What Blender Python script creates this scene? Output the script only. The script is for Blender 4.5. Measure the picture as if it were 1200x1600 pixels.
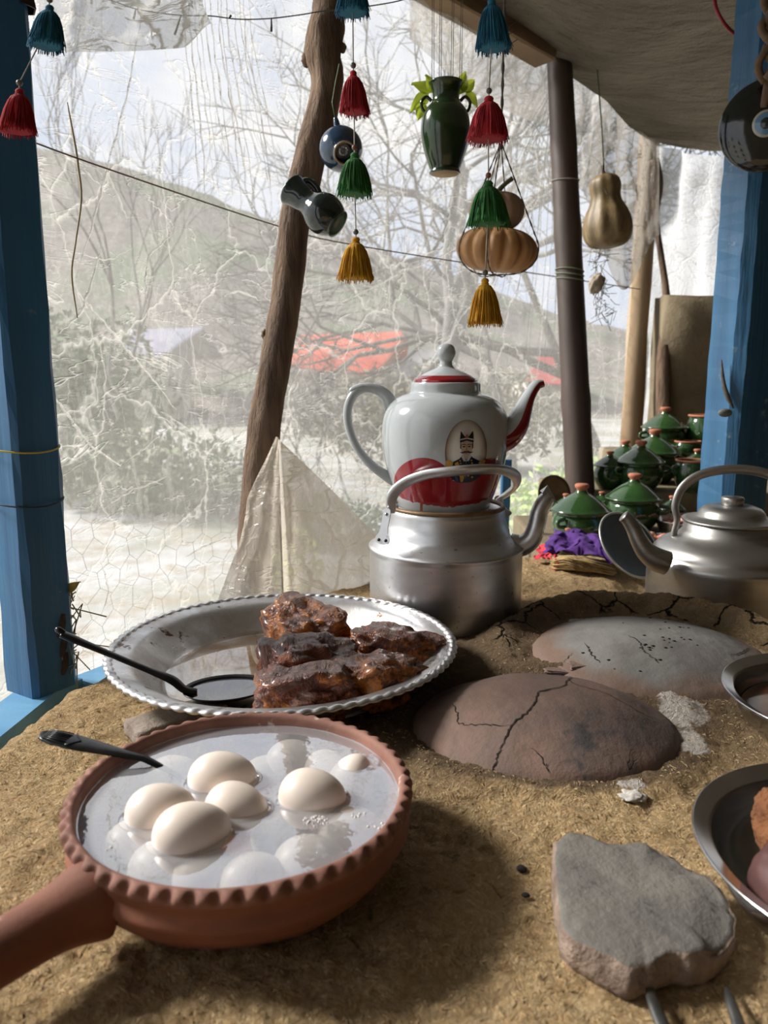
import bpy, bmesh, math, random
from mathutils import Vector, Matrix, noise as MN
import numpy as np
for o in list(bpy.data.objects): bpy.data.objects.remove(o)
PI = math.pi; S = bpy.context.scene; C = S.collection
rnd = random.Random(7)

# ---------------------------------------------------------------- camera
H = 0.42; PITCH = math.radians(10); FPX = 1200.0
cs, sn = math.cos(PITCH), math.sin(PITCH)
CAM = Vector((0, 0, H))
cd = bpy.data.cameras.new('camera'); cam = bpy.data.objects.new('camera', cd); C.objects.link(cam)
cam.location = CAM; cam.rotation_euler = (PI/2 - PITCH, 0, 0)
cd.sensor_fit = 'VERTICAL'; cd.sensor_height = 36; cd.sensor_width = 27; cd.lens = 27.0
cd.clip_start = 0.02; cd.clip_end = 500
cd.dof.use_dof = True; cd.dof.focus_distance = 1.05; cd.dof.aperture_fstop = 7.5
S.camera = cam
# ---------------------------------------------------------------- sky
w = bpy.data.worlds.new('sky'); S.world = w; w.use_nodes = True
nt = w.node_tree; nt.nodes.clear()
tc = nt.nodes.new('ShaderNodeTexCoord'); mp = nt.nodes.new('ShaderNodeMapping'); mp.inputs['Scale'].default_value = (1, 1, 2.2)
nz = nt.nodes.new('ShaderNodeTexNoise'); nz.inputs['Scale'].default_value = 2.6; nz.inputs['Detail'].default_value = 6; nz.inputs['Roughness'].default_value = .55
rp = nt.nodes.new('ShaderNodeValToRGB'); rp.color_ramp.elements[0].position = .36; rp.color_ramp.elements[0].color = (.50, .63, .87, 1)
rp.color_ramp.elements[1].position = .60; rp.color_ramp.elements[1].color = (1.0, 1.0, 1.0, 1)
bg = nt.nodes.new('ShaderNodeBackground'); bg.inputs['Strength'].default_value = 1.0
wo = nt.nodes.new('ShaderNodeOutputWorld')
L = nt.links.new
L(tc.outputs['Generated'], mp.inputs['Vector']); L(mp.outputs[0], nz.inputs['Vector']); L(nz.outputs['Fac'], rp.inputs[0]); L(rp.outputs[0], bg.inputs['Color']); L(bg.outputs[0], wo.inputs[0])
# ---------------------------------------------------------------- sun (behind thin cloud, from the left)
sl = bpy.data.lights.new('sun', 'SUN'); sl.energy = 9.0; sl.angle = math.radians(14); sl.color = (1, .95, .87)
so = bpy.data.objects.new('sun', sl); C.objects.link(so)
so.rotation_euler = Vector((0.86, -0.22, -0.62)).to_track_quat('-Z', 'Y').to_euler()
S.view_settings.view_transform = 'Standard'; S.view_settings.look = 'None'; S.view_settings.gamma = 1
S.view_settings.use_curve_mapping = False; S.view_settings.exposure = 0.0

# ---------------------------------------------------------------- helpers
def ray(px, py):
    vx, vu = (px-600)/FPX, (800-py)/FPX
    return Vector((vx, cs + vu*sn, -sn + vu*cs))
def W(px, py, D): return CAM + ray(px, py)*D
def G(px, py, z=0.0):
    r = ray(px, py); return CAM + r*((z-H)/r.z)
def n3(x, y, z=0., s=1.): return MN.noise(Vector((x*s, y*s, z*s)))
def fb(x, y, z=0., s=1., o=4): return MN.fractal(Vector((x*s, y*s, z*s)), 1.0, 2.0, o)

def newmat(name):
    m = bpy.data.materials.new(name); m.use_nodes = True; t = m.node_tree; t.nodes.clear(); return m, t
def nd(t, ty, ins=None, **pr):
    n = t.nodes.new('ShaderNode'+ty)
    for k, v in pr.items(): setattr(n, k, v)
    for k, v in (ins or {}).items():
        if isinstance(v, bpy.types.NodeSocket): t.links.new(v, n.inputs[k])
        else: n.inputs[k].default_value = v
    return n
def c4(c): return (c[0], c[1], c[2], 1)
def mth(t, op, a, b=0., clamp=False):
    n = nd(t, 'Math', {0: a, 1: b}, operation=op); n.use_clamp = clamp; return n.outputs[0]
def mixc(t, f, a, b):
    n = t.nodes.new('ShaderNodeMix'); n.data_type = 'RGBA'
    for i, v in ((0, f), (6, a), (7, b)):
        if isinstance(v, bpy.types.NodeSocket): t.links.new(v, n.inputs[i])
        else: n.inputs[i].default_value = v if i == 0 else c4(v)
    return n.outputs[2]
def noise_(t, scale, detail=5, rough=.6, vec=None, stretch=None, dist=0.):
    if vec is None: vec = nd(t, 'TexCoord').outputs['Object']
    if stretch: vec = nd(t, 'Mapping', {'Vector': vec, 'Scale': stretch}).outputs[0]
    return nd(t, 'TexNoise', {'Vector': vec, 'Scale': scale, 'Detail': detail, 'Roughness': rough, 'Distortion': dist}).outputs['Fac']
def facing(t, f0, pw):
    g = nd(t, 'NewGeometry'); d = nd(t, 'VectorMath', {0: g.outputs['Incoming'], 1: g.outputs['Normal']}, operation='DOT_PRODUCT').outputs['Value']
    return mth(t, 'ADD', mth(t, 'MULTIPLY', mth(t, 'POWER', mth(t, 'SUBTRACT', 1., mth(t, 'ABSOLUTE', d)), pw), 1-f0), f0, True)
def ramp(t, f, a, b):
    return nd(t, 'MapRange', {0: f, 1: a, 2: b, 3: 0., 4: 1.}).outputs[0]
def P(name, col, col2=None, ns=12, rough=.6, metal=0., bs=60, bst=.3, bd=.002, stretch=None, coat=0., lo=.35, hi=.65, spec=.5, r2=None, spots=None, sss=0):
    m, t = newmat(name)
    p = nd(t, 'BsdfPrincipled', {'Roughness': rough, 'Metallic': metal, 'Coat Weight': coat, 'Coat Roughness': .06, 'Specular IOR Level': spec})
    f = noise_(t, ns, 6, .62, stretch=stretch)
    f = ramp(t, f, lo, hi)
    c = mixc(t, f, col, col2 or tuple(x*.75 for x in col))
    if spots:
        g = ramp(t, noise_(t, spots[1], 4, .7), spots[2], spots[2]+.06)
        c = mixc(t, g, c, spots[0])
    t.links.new(c, p.inputs['Base Color'])
    if r2 is not None:
        t.links.new(nd(t, 'MapRange', {0: f, 3: rough, 4: r2}).outputs[0], p.inputs['Roughness'])
    if bst:
        b = nd(t, 'Bump', {'Strength': bst, 'Distance': bd, 'Height': noise_(t, bs, 6, .65, stretch=stretch)})
        t.links.new(b.outputs[0], p.inputs['Normal'])
    if sss: p.inputs['Subsurface Weight'].default_value = sss; p.inputs['Subsurface Radius'].default_value = (.01, .006, .004); p.inputs['Subsurface Scale'].default_value = .5
    o = nd(t, 'OutputMaterial', {'Surface': p.outputs[0]})
    return m

def me(name, v, f, mat, parent=None, smooth=True, mi=None, loc=None):
    d = bpy.data.meshes.new(name); d.from_pydata([tuple(p) for p in v], [], f)
    for m in (mat if isinstance(mat, (list, tuple)) else [mat]): d.materials.append(m)
    if smooth: d.polygons.foreach_set('use_smooth', [True]*len(d.polygons))
    if mi: d.polygons.foreach_set('material_index', mi)
    d.update()
    o = bpy.data.objects.new(name, d); C.objects.link(o)
    if parent: o.parent = parent
    if loc is not None: o.location = loc
    return o
def thing(name, label, cat, loc=(0, 0, 0), rz=0, group=None, rot=None):
    o = bpy.data.objects.new(name, None); C.objects.link(o); o.location = loc; o.empty_display_size = .02
    o.rotation_euler = rot if rot else (0, 0, rz)
    return tag(o, label, cat, group)
def tag(o, label, cat, group=None, kind=None):
    if label: o['label'] = label
    if cat: o['category'] = cat
    if group: o['group'] = group
    if kind: o['kind'] = kind
    return o
def struct(o, label=None):
    o['kind'] = 'structure'
    if label: o['label'] = label
    return o
def cr(pts, k=6):
    """Catmull-Rom resample of tuples of any length"""
    P_ = [np.array(tuple(p), float) for p in pts]; P_ = [2*P_[0]-P_[1]] + P_ + [2*P_[-1]-P_[-2]]
    out = []
    for i in range(1, len(P_)-2):
        a, b, c, d = P_[i-1:i+3]
        for j in range(k):
            u = j/k; out.append(.5*((2*b)+(-a+c)*u+(2*a-5*b+4*c-d)*u*u+(-a+3*b-3*c+d)*u**3))
    out.append(P_[-2]); return out
def lathe(prof, n=64, fn=None, cap=True):
    v = []; f = []
    for j, (r, z) in enumerate(prof):
        for i in range(n):
            a = 2*PI*i/n; rr, zz = (fn(a, r, z, j) if fn else (r, z))
            v.append((rr*math.cos(a), rr*math.sin(a), zz))
    for j in range(len(prof)-1):
        for i in range(n):
            k = (i+1) % n; f.append((j*n+i, j*n+k, (j+1)*n+k, (j+1)*n+i))
    if cap:
        if prof[0][0] > 1e-4: f.append(tuple(range(n))[::-1])
        if prof[-1][0] > 1e-4: f.append(tuple((len(prof)-1)*n+i for i in range(n)))
    return v, f
def tube(pts, rad, n=8, cap=True, flat=None, closed=False, up=None):
    pts = [Vector(tuple(p)[:3]) for p in pts]; m = len(pts)
    if not isinstance(rad, (list, tuple, np.ndarray)): rad = [rad]*m
    v = []; f = []; N = None
    for i in range(m):
        if closed: T = (pts[(i+1) % m]-pts[i-1]).normalized()
        else: T = (pts[min(i+1, m-1)]-pts[max(i-1, 0)]).normalized()
        if N is None:
            r = up or (Vector((0, 0, 1)) if abs(T.z) < .9 else Vector((1, 0, 0))); N = (r - T*r.dot(T)).normalized()
        else: N = (N - T*N.dot(T)).normalized()
        B = T.cross(N)
        for k in range(n):
            a = 2*PI*k/n; s1, s2 = (flat if flat else (1, 1))
            v.append(pts[i] + N*(math.cos(a)*rad[i]*s1) + B*(math.sin(a)*rad[i]*s2))
    for i in range(m if closed else m-1):
        for k in range(n):
            q = (k+1) % n; j = (i+1) % m; f.append((i*n+k, i*n+q, j*n+q, j*n+k))
    if cap and not closed: f.append(tuple(range(n))[::-1]); f.append(tuple((m-1)*n+k for k in range(n)))
    return v, f
def stube(pts, n=8, k=6, flat=None, up=None):
    q = cr(pts, k); return tube([p[:3] for p in q], [p[3] for p in q], n, flat=flat, up=up)
def join(*vf):
    V = []; F = []
    for v, f in vf:
        o = len(V); V += [tuple(p) for p in v]; F += [tuple(i+o for i in q) for q in f]
    return V, F
def xf(vf, M): return [M @ Vector(tuple(p)) for p in vf[0]], vf[1]
def box(sx, sy, sz, bev=.003, c=(0, 0, 0), seg=2, sub=0, amp=0):
    bm = bmesh.new(); bmesh.ops.create_cube(bm, size=1)
    for q in bm.verts: q.co = Vector((q.co.x*sx+c[0], q.co.y*sy+c[1], q.co.z*sz+c[2]))
    if sub: bmesh.ops.subdivide_edges(bm, edges=bm.edges[:], cuts=sub, use_grid_fill=True)
    if bev and not sub: bmesh.ops.bevel(bm, geom=bm.edges[:], offset=bev, segments=seg, profile=.6, affect='EDGES')
    if amp:
        for q in bm.verts: q.co += Vector((fb(*q.co, s=14), fb(*(q.co+Vector((5, 5, 5))), s=14), fb(*(q.co+Vector((9, 1, 5))), s=14)))*amp
    v = [q.co.copy() for q in bm.verts]; bm.verts.index_update(); f = [tuple(x.index for x in q.verts) for q in bm.faces]; bm.free(); return v, f
def ico(r=1, s=3, fn=None):
    bm = bmesh.new(); bmesh.ops.create_icosphere(bm, subdivisions=s, radius=1)
    v = [fn(q.co.copy()) if fn else q.co*r for q in bm.verts]; bm.verts.index_update(); f = [tuple(x.index for x in q.verts) for q in bm.faces]; bm.free(); return v, f
def prism(p0, p1, width, depth, up=Vector((0, 0, 1)), side=None, n=24, amp=.003, cut=.12, seed=0, rot=0):
    """long hewn beam from p0 to p1, octagonal-ish rectangle with waviness"""
    p0, p1 = Vector(p0), Vector(p1); T = (p1-p0).normalized()
    s = side or T.cross(up).normalized(); s = (s-T*s.dot(T)).normalized(); u = s.cross(T)
    if rot: s, u = s*math.cos(rot)+u*math.sin(rot), u*math.cos(rot)-s*math.sin(rot)
    w2, d2 = width/2, depth/2; k = cut*min(width, depth)
    base = [(-w2+k, -d2), (w2-k, -d2), (w2, -d2+k), (w2, d2-k), (w2-k, d2), (-w2+k, d2), (-w2, d2-k), (-w2, -d2+k)]
    v = []; f = []
    for i in range(n+1):
        q = p0+(p1-p0)*(i/n)
        for j, (a, b) in enumerate(base):
            e = amp*n3(i*.45+seed, j*1.3+seed, 0); g = amp*n3(i*.45+seed, j*1.3+9, 4)
            v.append(q+s*(a+e)+u*(b+g))
    for i in range(n):
        for j in range(8):
            l = (j+1) % 8; f.append((i*8+j, i*8+l, (i+1)*8+l, (i+1)*8+j))
    f.append(tuple(range(8))[::-1]); f.append(tuple(n*8+j for j in range(8))); return v, f

# ---------------------------------------------------------------- materials
def m_plastic(name, base, wr, tint, seed=0., alb=.82):
    """thin crumpled polythene: see-through, with creases and dust that scatter light"""
    m, t = newmat(name)
    g = nd(t, 'TexCoord').outputs['Object']
    g = nd(t, 'Mapping', {'Vector': g, 'Location': (seed, seed, 0)}).outputs[0]
    dn = nd(t, 'TexNoise', {'Vector': g, 'Scale': 2.2, 'Detail': 5, 'Roughness': .65})
    dv = nd(t, 'VectorMath', {0: dn.outputs['Color'], 1: (.5, .5, .5)}, operation='SUBTRACT').outputs[0]
    ds = nd(t, 'VectorMath', {0: dv, 'Scale': .26}, operation='SCALE').outputs[0]
    wv = nd(t, 'VectorMath', {0: g, 1: ds}, operation='ADD').outputs[0]
    def creases(sc, wid, st):
        vv = nd(t, 'Mapping', {'Vector': wv, 'Scale': st, 'Rotation': (0, .5, 0)}).outputs[0]
        vo = nd(t, 'TexVoronoi', {'Vector': vv, 'Scale': sc}, feature='DISTANCE_TO_EDGE').outputs['Distance']
        return ramp(t, vo, wid, 0.0)
    c1 = creases(5, .035, (1, 1, .7)); c2 = creases(14, .07, (1, 1, .5)); 
    def ridge(sc, wdt, st, rt):
        vv = nd(t, 'Mapping', {'Vector': g, 'Scale': st, 'Rotation': rt}).outputs[0]
        a = mth(t, 'ABSOLUTE', mth(t, 'SUBTRACT', noise_(t, sc, 4, .6, vec=vv, dist=.8), .5)); return ramp(t, a, wdt, 0.)
    r1 = ridge(14, .05, (1, 1, .35), (0, 0, 0)); r2 = ridge(8, .016, (.35, .35, 1.5), (0, .7, 0)); r3 = ridge(46, .10, (1, 1, .6), (0, -.4, 0))
    r4 = ridge(7, .012, (.5, .5, 1.6), (0, -.85, 0))
    dust = ramp(t, noise_(t, 260, 2, .5, vec=g), .66, .78)
    big = ramp(t, noise_(t, 1.6, 3, .5, vec=g), .38, .66)
    big2 = ramp(t, noise_(t, 4.5, 3, .5, vec=g), .42, .62)
    f = mth(t, 'MULTIPLY', mth(t, 'POWER', c1, 2.), .95)
    f = mth(t, 'ADD', f, mth(t, 'MULTIPLY', mth(t, 'POWER', mth(t, 'MULTIPLY', c2, big2), 1.5), .32))
    f = mth(t, 'ADD', f, mth(t, 'MULTIPLY', mth(t, 'MULTIPLY', r1, big), .35))
    f = mth(t, 'ADD', f, mth(t, 'MULTIPLY', mth(t, 'MULTIPLY', r2, big2), .4))
    f = mth(t, 'ADD', f, mth(t, 'MULTIPLY', mth(t, 'POWER', r3, 2.), .12))
    f = mth(t, 'ADD', f, mth(t, 'MULTIPLY', r4, .85))
    f = mth(t, 'ADD', f, mth(t, 'MULTIPLY', dust, .10))
    f = mth(t, 'MULTIPLY', f, wr)
    f = mth(t, 'ADD', f, mth(t, 'MULTIPLY', big, .10*wr)); f = mth(t, 'ADD', f, base, True)
    bmp = nd(t, 'Bump', {'Strength': .7, 'Distance': .01, 'Height': f})
    tr = nd(t, 'BsdfTransparent', {'Color': (.97, .98, 1, 1)})
    tl = nd(t, 'BsdfTranslucent', {'Color': c4(tuple(alb*x for x in tint)), 'Normal': bmp.outputs[0]})
    df = nd(t, 'BsdfDiffuse', {'Color': c4(tuple(alb*x for x in tint)), 'Normal': bmp.outputs[0]})
    gl = nd(t, 'BsdfGlossy', {'Color': (.9, .9, .9, 1), 'Roughness': .25, 'Normal': bmp.outputs[0]})
    s1 = nd(t, 'MixShader', {0: .35, 1: tl.outputs[0], 2: df.outputs[0]})
    s2 = nd(t, 'MixShader', {0: .06, 1: s1.outputs[0], 2: gl.outputs[0]})
    s3 = nd(t, 'MixShader', {0: f, 1: tr.outputs[0], 2: s2.outputs[0]})
    nd(t, 'OutputMaterial', {'Surface': s3.outputs[0]}); return m
M_sheet = m_plastic('polythene', .235, .36, (1, .98, .935), 0., .62)
M_sheet2 = m_plastic('folded_polythene', .50, .7, (1, .97, .9), 3., .62)
M_smoky = m_plastic('smoky_polythene', .55, .5, (.95, .88, .78), 7., .34)
M_drape = m_plastic('dusty_polythene', .74, .5, (.98, .90, .78), 5., .74)
M_white = m_plastic('white_sheet', .72, .5, (.97, .98, 1), 2., .85)

def m_fabric(name, c1, c2, tl=.4):
    m, t = newmat(name); f = ramp(t, noise_(t, 3.5, 6, .6), .3, .7); c = mixc(t, f, c1, c2)
    h = mth(t, 'ADD', noise_(t, 7, 6, .62, stretch=(1, 2.4, 1)), mth(t, 'MULTIPLY', noise_(t, 60, 4, .6), .12))
    b = nd(t, 'Bump', {'Strength': 1., 'Distance': .32, 'Height': h})
    d = nd(t, 'BsdfDiffuse', {'Color': c, 'Normal': b.outputs[0]}); l = nd(t, 'BsdfTranslucent', {'Color': c, 'Normal': b.outputs[0]})
    s = nd(t, 'MixShader', {0: tl, 1: d.outputs[0], 2: l.outputs[0]}); nd(t, 'OutputMaterial', {'Surface': s.outputs[0]}); return m
M_ceil = m_fabric('roof_canvas', (.33, .285, .21), (.22, .185, .135), .10)

def m_clay():
    m, t = newmat('straw_clay')
    g = nd(t, 'TexCoord').outputs['Object']
    a = ramp(t, noise_(t, 7, 6, .65, vec=g), .3, .7)
    c = mixc(t, a, (.66, .445, .225), (.49, .315, .15))
    f2 = ramp(t, noise_(t, 90, 4, .7, vec=g, dist=1.5), .40, .66)
    c = mixc(t, mth(t, 'MULTIPLY', f2, .65), c, (.82, .64, .38))
    f3 = ramp(t, noise_(t, 42, 6, .78, vec=g, dist=1.2), .56, .66)
    c = mixc(t, mth(t, 'MULTIPLY', f3, .75), c, (.15, .095, .05))
    at = nd(t, 'Attribute', attribute_name='soot_shade').outputs['Fac']
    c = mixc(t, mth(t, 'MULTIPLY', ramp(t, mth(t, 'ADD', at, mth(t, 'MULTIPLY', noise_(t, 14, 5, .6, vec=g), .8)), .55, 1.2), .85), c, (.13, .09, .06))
    an = nd(t, 'Attribute', attribute_name='ash').outputs['Fac']
    c = mixc(t, ramp(t, mth(t, 'ADD', an, mth(t, 'MULTIPLY', noise_(t, 60, 5, .75, vec=g), .9)), .80, .95), c, (.66, .60, .54))
    ac = nd(t, 'Attribute', attribute_name='crack').outputs['Fac']
    wv = nd(t, 'VectorMath', {0: g, 1: nd(t, 'VectorMath', {0: nd(t, 'TexNoise', {'Vector': g, 'Scale': 18, 'Detail': 4}).outputs['Color'], 'Scale': .05}, operation='SCALE').outputs[0]}, operation='ADD').outputs[0]
    vo = nd(t, 'TexVoronoi', {'Vector': wv, 'Scale': 13}, feature='DISTANCE_TO_EDGE').outputs['Distance']
    ck = mth(t, 'MULTIPLY', ramp(t, vo, .032, .010), ramp(t, mth(t, 'ADD', ac, mth(t, 'MULTIPLY', noise_(t, 9, 2, .5, vec=g), .8)), .85, .95))
    c = mixc(t, ck, c, (.02, .015, .01))
    hgt = mth(t, 'ADD', mth(t, 'MULTIPLY', noise_(t, 120, 5, .75, vec=g, dist=1.6), .7), mth(t, 'MULTIPLY', noise_(t, 38, 4, .7, vec=g, dist=1.), 1.))
    hgt = mth(t, 'SUBTRACT', hgt, mth(t, 'MULTIPLY', ck, 1.2))
    b = nd(t, 'Bump', {'Strength': 1., 'Distance': .022, 'Height': hgt})
    p = nd(t, 'BsdfPrincipled', {'Base Color': c, 'Roughness': .95, 'Specular IOR Level': .15, 'Normal': b.outputs[0]})
    nd(t, 'OutputMaterial', {'Surface': p.outputs[0]}); return m
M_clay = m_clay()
M_straw = P('straw', (.58, .43, .23), (.30, .21, .10), 40, .9, bst=0)
M_domeA = P('scorched_clay', (.20, .125, .095), (.105, .077, .068), 9, .8, bs=70, bst=.5, bd=.004, spots=((.055, .05, .05), 7, .60))
M_domeB = P('ash_grey_clay', (.165, .160, .152), (.10, .092, .086), 6, .75, bs=50, bst=.5, bd=.004, lo=.42, hi=.62)
t = M_domeB.node_tree; p_ = [n for n in t.nodes if n.type == 'BSDF_PRINCIPLED'][0]; lk = p_.inputs['Base Color'].links[0]; src_ = lk.from_socket
ln = nd(t, 'VectorMath', {0: nd(t, 'TexCoord').outputs['Object']}, operation='LENGTH').outputs['Value']
ed = ramp(t, mth(t, 'ADD', ln, mth(t, 'MULTIPLY', noise_(t, 16, 5, .6), .08)), .165, .195)
t.links.new(mixc(t, ed, src_, (.15, .095, .07)), p_.inputs['Base Color'])
M_crack = P('crack_dark', (.02, .015, .012), rough=1, bst=0)
M_char = P('charcoal_bits', (.02, .018, .018), rough=.9, bst=0)
M_blue = P('blue_paint', (.035, .175, .36), (.02, .10, .22), 9, .45, bs=26, bst=.6, bd=.004, stretch=(1, 1, .06), spots=((.16, .26, .34), 16, .68))
M_blueL = P('blue_paint_light', (.16, .38, .58), (.08, .25, .45), 9, .5, bs=30, bst=.6, bd=.003, stretch=(.3, 1, 1), spots=((.30, .30, .26), 12, .68))
M_bark = P('bark', (.25, .165, .105), (.085, .052, .035), 26, .9, bs=38, bst=1., bd=.022, stretch=(1, 1, .16))
M_brownpole = P('brown_pole', (.085, .055, .043), (.045, .030, .025), 8, .55, bs=20, bst=.3, bd=.003, stretch=(1, 1, .1))
M_palewood = P('pale_wood', (.36, .26, .15), (.24, .16, .09), 10, .8, bs=30, bst=.5, stretch=(1, 1, .08))
M_beam = P('beam_wood', (.30, .20, .11), (.13, .085, .05), 12, .8, bs=30, bst=.6, stretch=(.2, .2, 1))
M_mud = P('mud_plaster', (.23, .185, .115), (.15, .115, .07), 5, .95, bs=40, bst=.8, bd=.006)
M_terra = P('terracotta', (.25, .088, .045), (.17, .062, .036), 10, .72, bs=90, bst=.35, bd=.0015, spots=((.42, .30, .22), 22, .70))
M_terrarim = P('terracotta_worn', (.27, .125, .09), (.17, .075, .052), 14, .75, bs=90, bst=.4, bd=.0015, spots=((.50, .40, .33), 25, .62))
M_egg = P('eggshell', (.72, .62, .54), (.78, .69, .62), 15, .42, bs=500, bst=.08, bd=.0004, sss=.06)
M_alu = P('aluminium', (.72, .73, .75), (.52, .53, .54), 7, .30, 1., bs=50, bst=.12, bd=.001, r2=.46, stretch=(1, 1, 3), spots=((.30, .29, .27), 70, .64))
M_aluw = P('hammered_aluminium', (.74, .74, .75), (.50, .50, .51), 22, .28, 1., bs=35, bst=.35, bd=.002, r2=.48)
M_aluf = P('stained_pan_metal', (.66, .66, .67), (.40, .385, .37), 16, .26, 1., bs=40, bst=.4, bd=.002, r2=.5, spots=((.10, .05, .025), 24, .61))
M_ket2 = P('brushed_kettle', (.52, .51, .49), (.34, .33, .315), 5, .32, 1., bs=60, bst=.12, bd=.001, stretch=(1, 1, 6), r2=.45)
M_steel = P('steel', (.62, .62, .63), (.50, .50, .51), 8, .17, 1., bst=0)
M_black = P('black_metal', (.025, .026, .028), (.05, .05, .052), 30, .28, .85, bs=60, bst=.1, bd=.001)
M_porc = None
M_red = P('red_enamel', (.26, .012, .018), (.18, .008, .012), 14, .15, coat=.6, bst=0)
M_grn = P('green_glaze', (.028, .078, .020), (.011, .034, .011), 9, .14, coat=.7, bs=16, bst=.15, bd=.004, spots=((.12, .22, .08), 12, .68))
M_grnD = P('dark_green_glaze', (.020, .045, .014), (.008, .02, .008), 8, .16, coat=.6, bst=.1)
M_blk = P('black_glaze', (.008, .014, .013), (.014, .03, .028), 10, .1, coat=.7, bst=.1)
M_blug = P('blue_glaze', (.02, .05, .10), (.012, .03, .06), 8, .15, coat=.7, bst=.1)
M_tan = P('unglazed_base', (.45, .33, .2), rough=.8)
M_ring = P('brown_ring', (.22, .13, .06), (.12, .07, .035), 20, .5, .3)
M_cord = P('cord', (.16, .14, .12), (.08, .07, .06), 60, .9, bst=0)
M_lcord = P('light_cord', (.45, .42, .38), rough=.9, bst=0)
M_wire = P('wire', (.10, .10, .10), rough=.5, metal=.6, bst=0)
M_pump = P('pumpkin_skin', (.52, .28, .11), (.36, .18, .07), 9, .55, bs=30, bst=.3)
M_pump2 = P('pale_pumpkin_skin', (.42, .28, .19), (.33, .22, .15), 9, .6, bs=30, bst=.3)
M_gourd = P('gourd_skin', (.30, .21, .10), (.14, .10, .05), 14, .5, bs=30, bst=.3, stretch=(3, 3, 1))
m_, t_ = newmat('leaf'); c = mixc(t_, ramp(t_, noise_(t_, 30), .35, .65), (.50, .58, .06), (.34, .44, .05))
sh = nd(t_, 'MixShader', {0: .6, 1: nd(t_, 'BsdfPrincipled', {'Base Color': c, 'Roughness': .45}).outputs[0], 2: nd(t_, 'BsdfTranslucent', {'Color': c}).outputs[0]}); nd(t_, 'OutputMaterial', {'Surface': sh.outputs[0]}); M_leaf = m_
M_stone = P('slab_stone', (.185, .172, .15), (.105, .098, .09), 13, .85, bs=80, bst=.7, bd=.004, spots=((.06, .05, .045), 26, .61))
M_stoneE = P('broken_stone_edge', (.36, .27, .21), (.14, .10, .08), 26, .95, bs=70, bst=1., bd=.01)
M_purple = P('purple_cloth', (.085, .02, .20), (.05, .012, .13), 30, .85, bs=200, bst=.3)
M_redcl = P('red_cloth', (.55, .03, .05), rough=.85)
M_broom = P('broom_straw', (.46, .33, .16), (.28, .19, .08), 60, .9, bst=0)
M_enamel = P('grey_enamel', (.09, .10, .11), (.07, .08, .09), 12, .45)
M_bread = P('crumb', (.26, .105, .035), (.15, .055, .02), 30, .9, bs=60, bst=1., bd=.01)
M_beet = P('beet_skin', (.085, .032, .028), (.05, .022, .02), 14, .6, bs=30, bst=.4)

# ================================================================= LARGE STRUCTURE
# ---- counter (straw clay stove top)
OUT = [(-.47, -.3), (-.46, .5), (-.455, .85), (-.44, 1.0), (-.395, 1.10), (-.28, 1.28), (-.17, 1.44), (-.03, 1.57), (.14, 1.69), (.33, 1.79), (.62, 1.80), (1.0, 1.84), (1.5, 1.84), (1.5, -.3)]
on = np.array(OUT)
def sdist(x, y):
    inside = False; best = 9e9; bp = None; n = len(OUT)
    for i in range(n):
        x1, y1 = OUT[i]; x2, y2 = OUT[(i+1) % n]
        if (y1 > y) != (y2 > y) and x < (x2-x1)*(y-y1)/(y2-y1)+x1: inside = not inside
        dx, dy = x2-x1, y2-y1; t = max(0, min(1, ((x-x1)*dx+(y-y1)*dy)/(dx*dx+dy*dy)))
        qx, qy = x1+t*dx, y1+t*dy; d = (x-qx)**2+(y-qy)**2
        if d < best: best = d; bp = (qx, qy)
    d = math.sqrt(best); return (d if inside else -d), bp
DA = (.195, .880, .163, .140, .0, .046)      # front dome: cx, cy, rx, ry, base z, height
DB = (.392, 1.085, .172, .165, .016, .034)    # back dome
def sm(a, b, x): t = max(0., min(1., (x-a)/(b-a))); return t*t*(3-2*t)
def hgt(x, y):
    h = .004*fb(x, y, 0, 5, 3)
    # raised cracked collar round the back dome
    dx, dy = x-DB[0], y-DB[1]; r = math.hypot(dx, dy); a = math.atan2(dy, dx)
    side = sm(-.55, .5, dy/max(r, .01))*(1-.4*sm(.3, 1., -dx/max(r, .01)))
    h += .046*side*math.exp(-((r-.222)/.035)**2) + .016*sm(.25, .15, r)
    # hollow where the second kettle stands
    q = math.hypot(x-.70, y-1.47); h -= .034*sm(.27, .16, q)*(1-math.exp(-((r-.222)/.035)**2)*side)
    # mud heaped between and around the front dome
    q = math.hypot((x-DA[0])/DA[2], (y-DA[1])/DA[3]); h += .008*math.exp(-((q-1.12)/.12)**2)
    return h
def lump(x, y):
    return .0048*fb(x, y, 3, 24, 4) + .0030*fb(x, y, 8, 90, 2)
ASH = []
for px, py, a, b in ((1068, 1125, .025, .030), (1078, 1165, .014, .03), (1050, 1105, .02, .012), (690, 1145, .022, .016), (672, 1128, .012, .010), (985, 1233, .013, .010), (1090, 1082, .035, .007), (1140, 1085, .03, .009), (1020, 1082, .03, .006), (880, 1085, .05, .006), (660, 1050, .015, .008), (905, 985, .02, .006)):
    g = G(px, py, 0); ASH.append((g.x, g.y, a, b))
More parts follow.
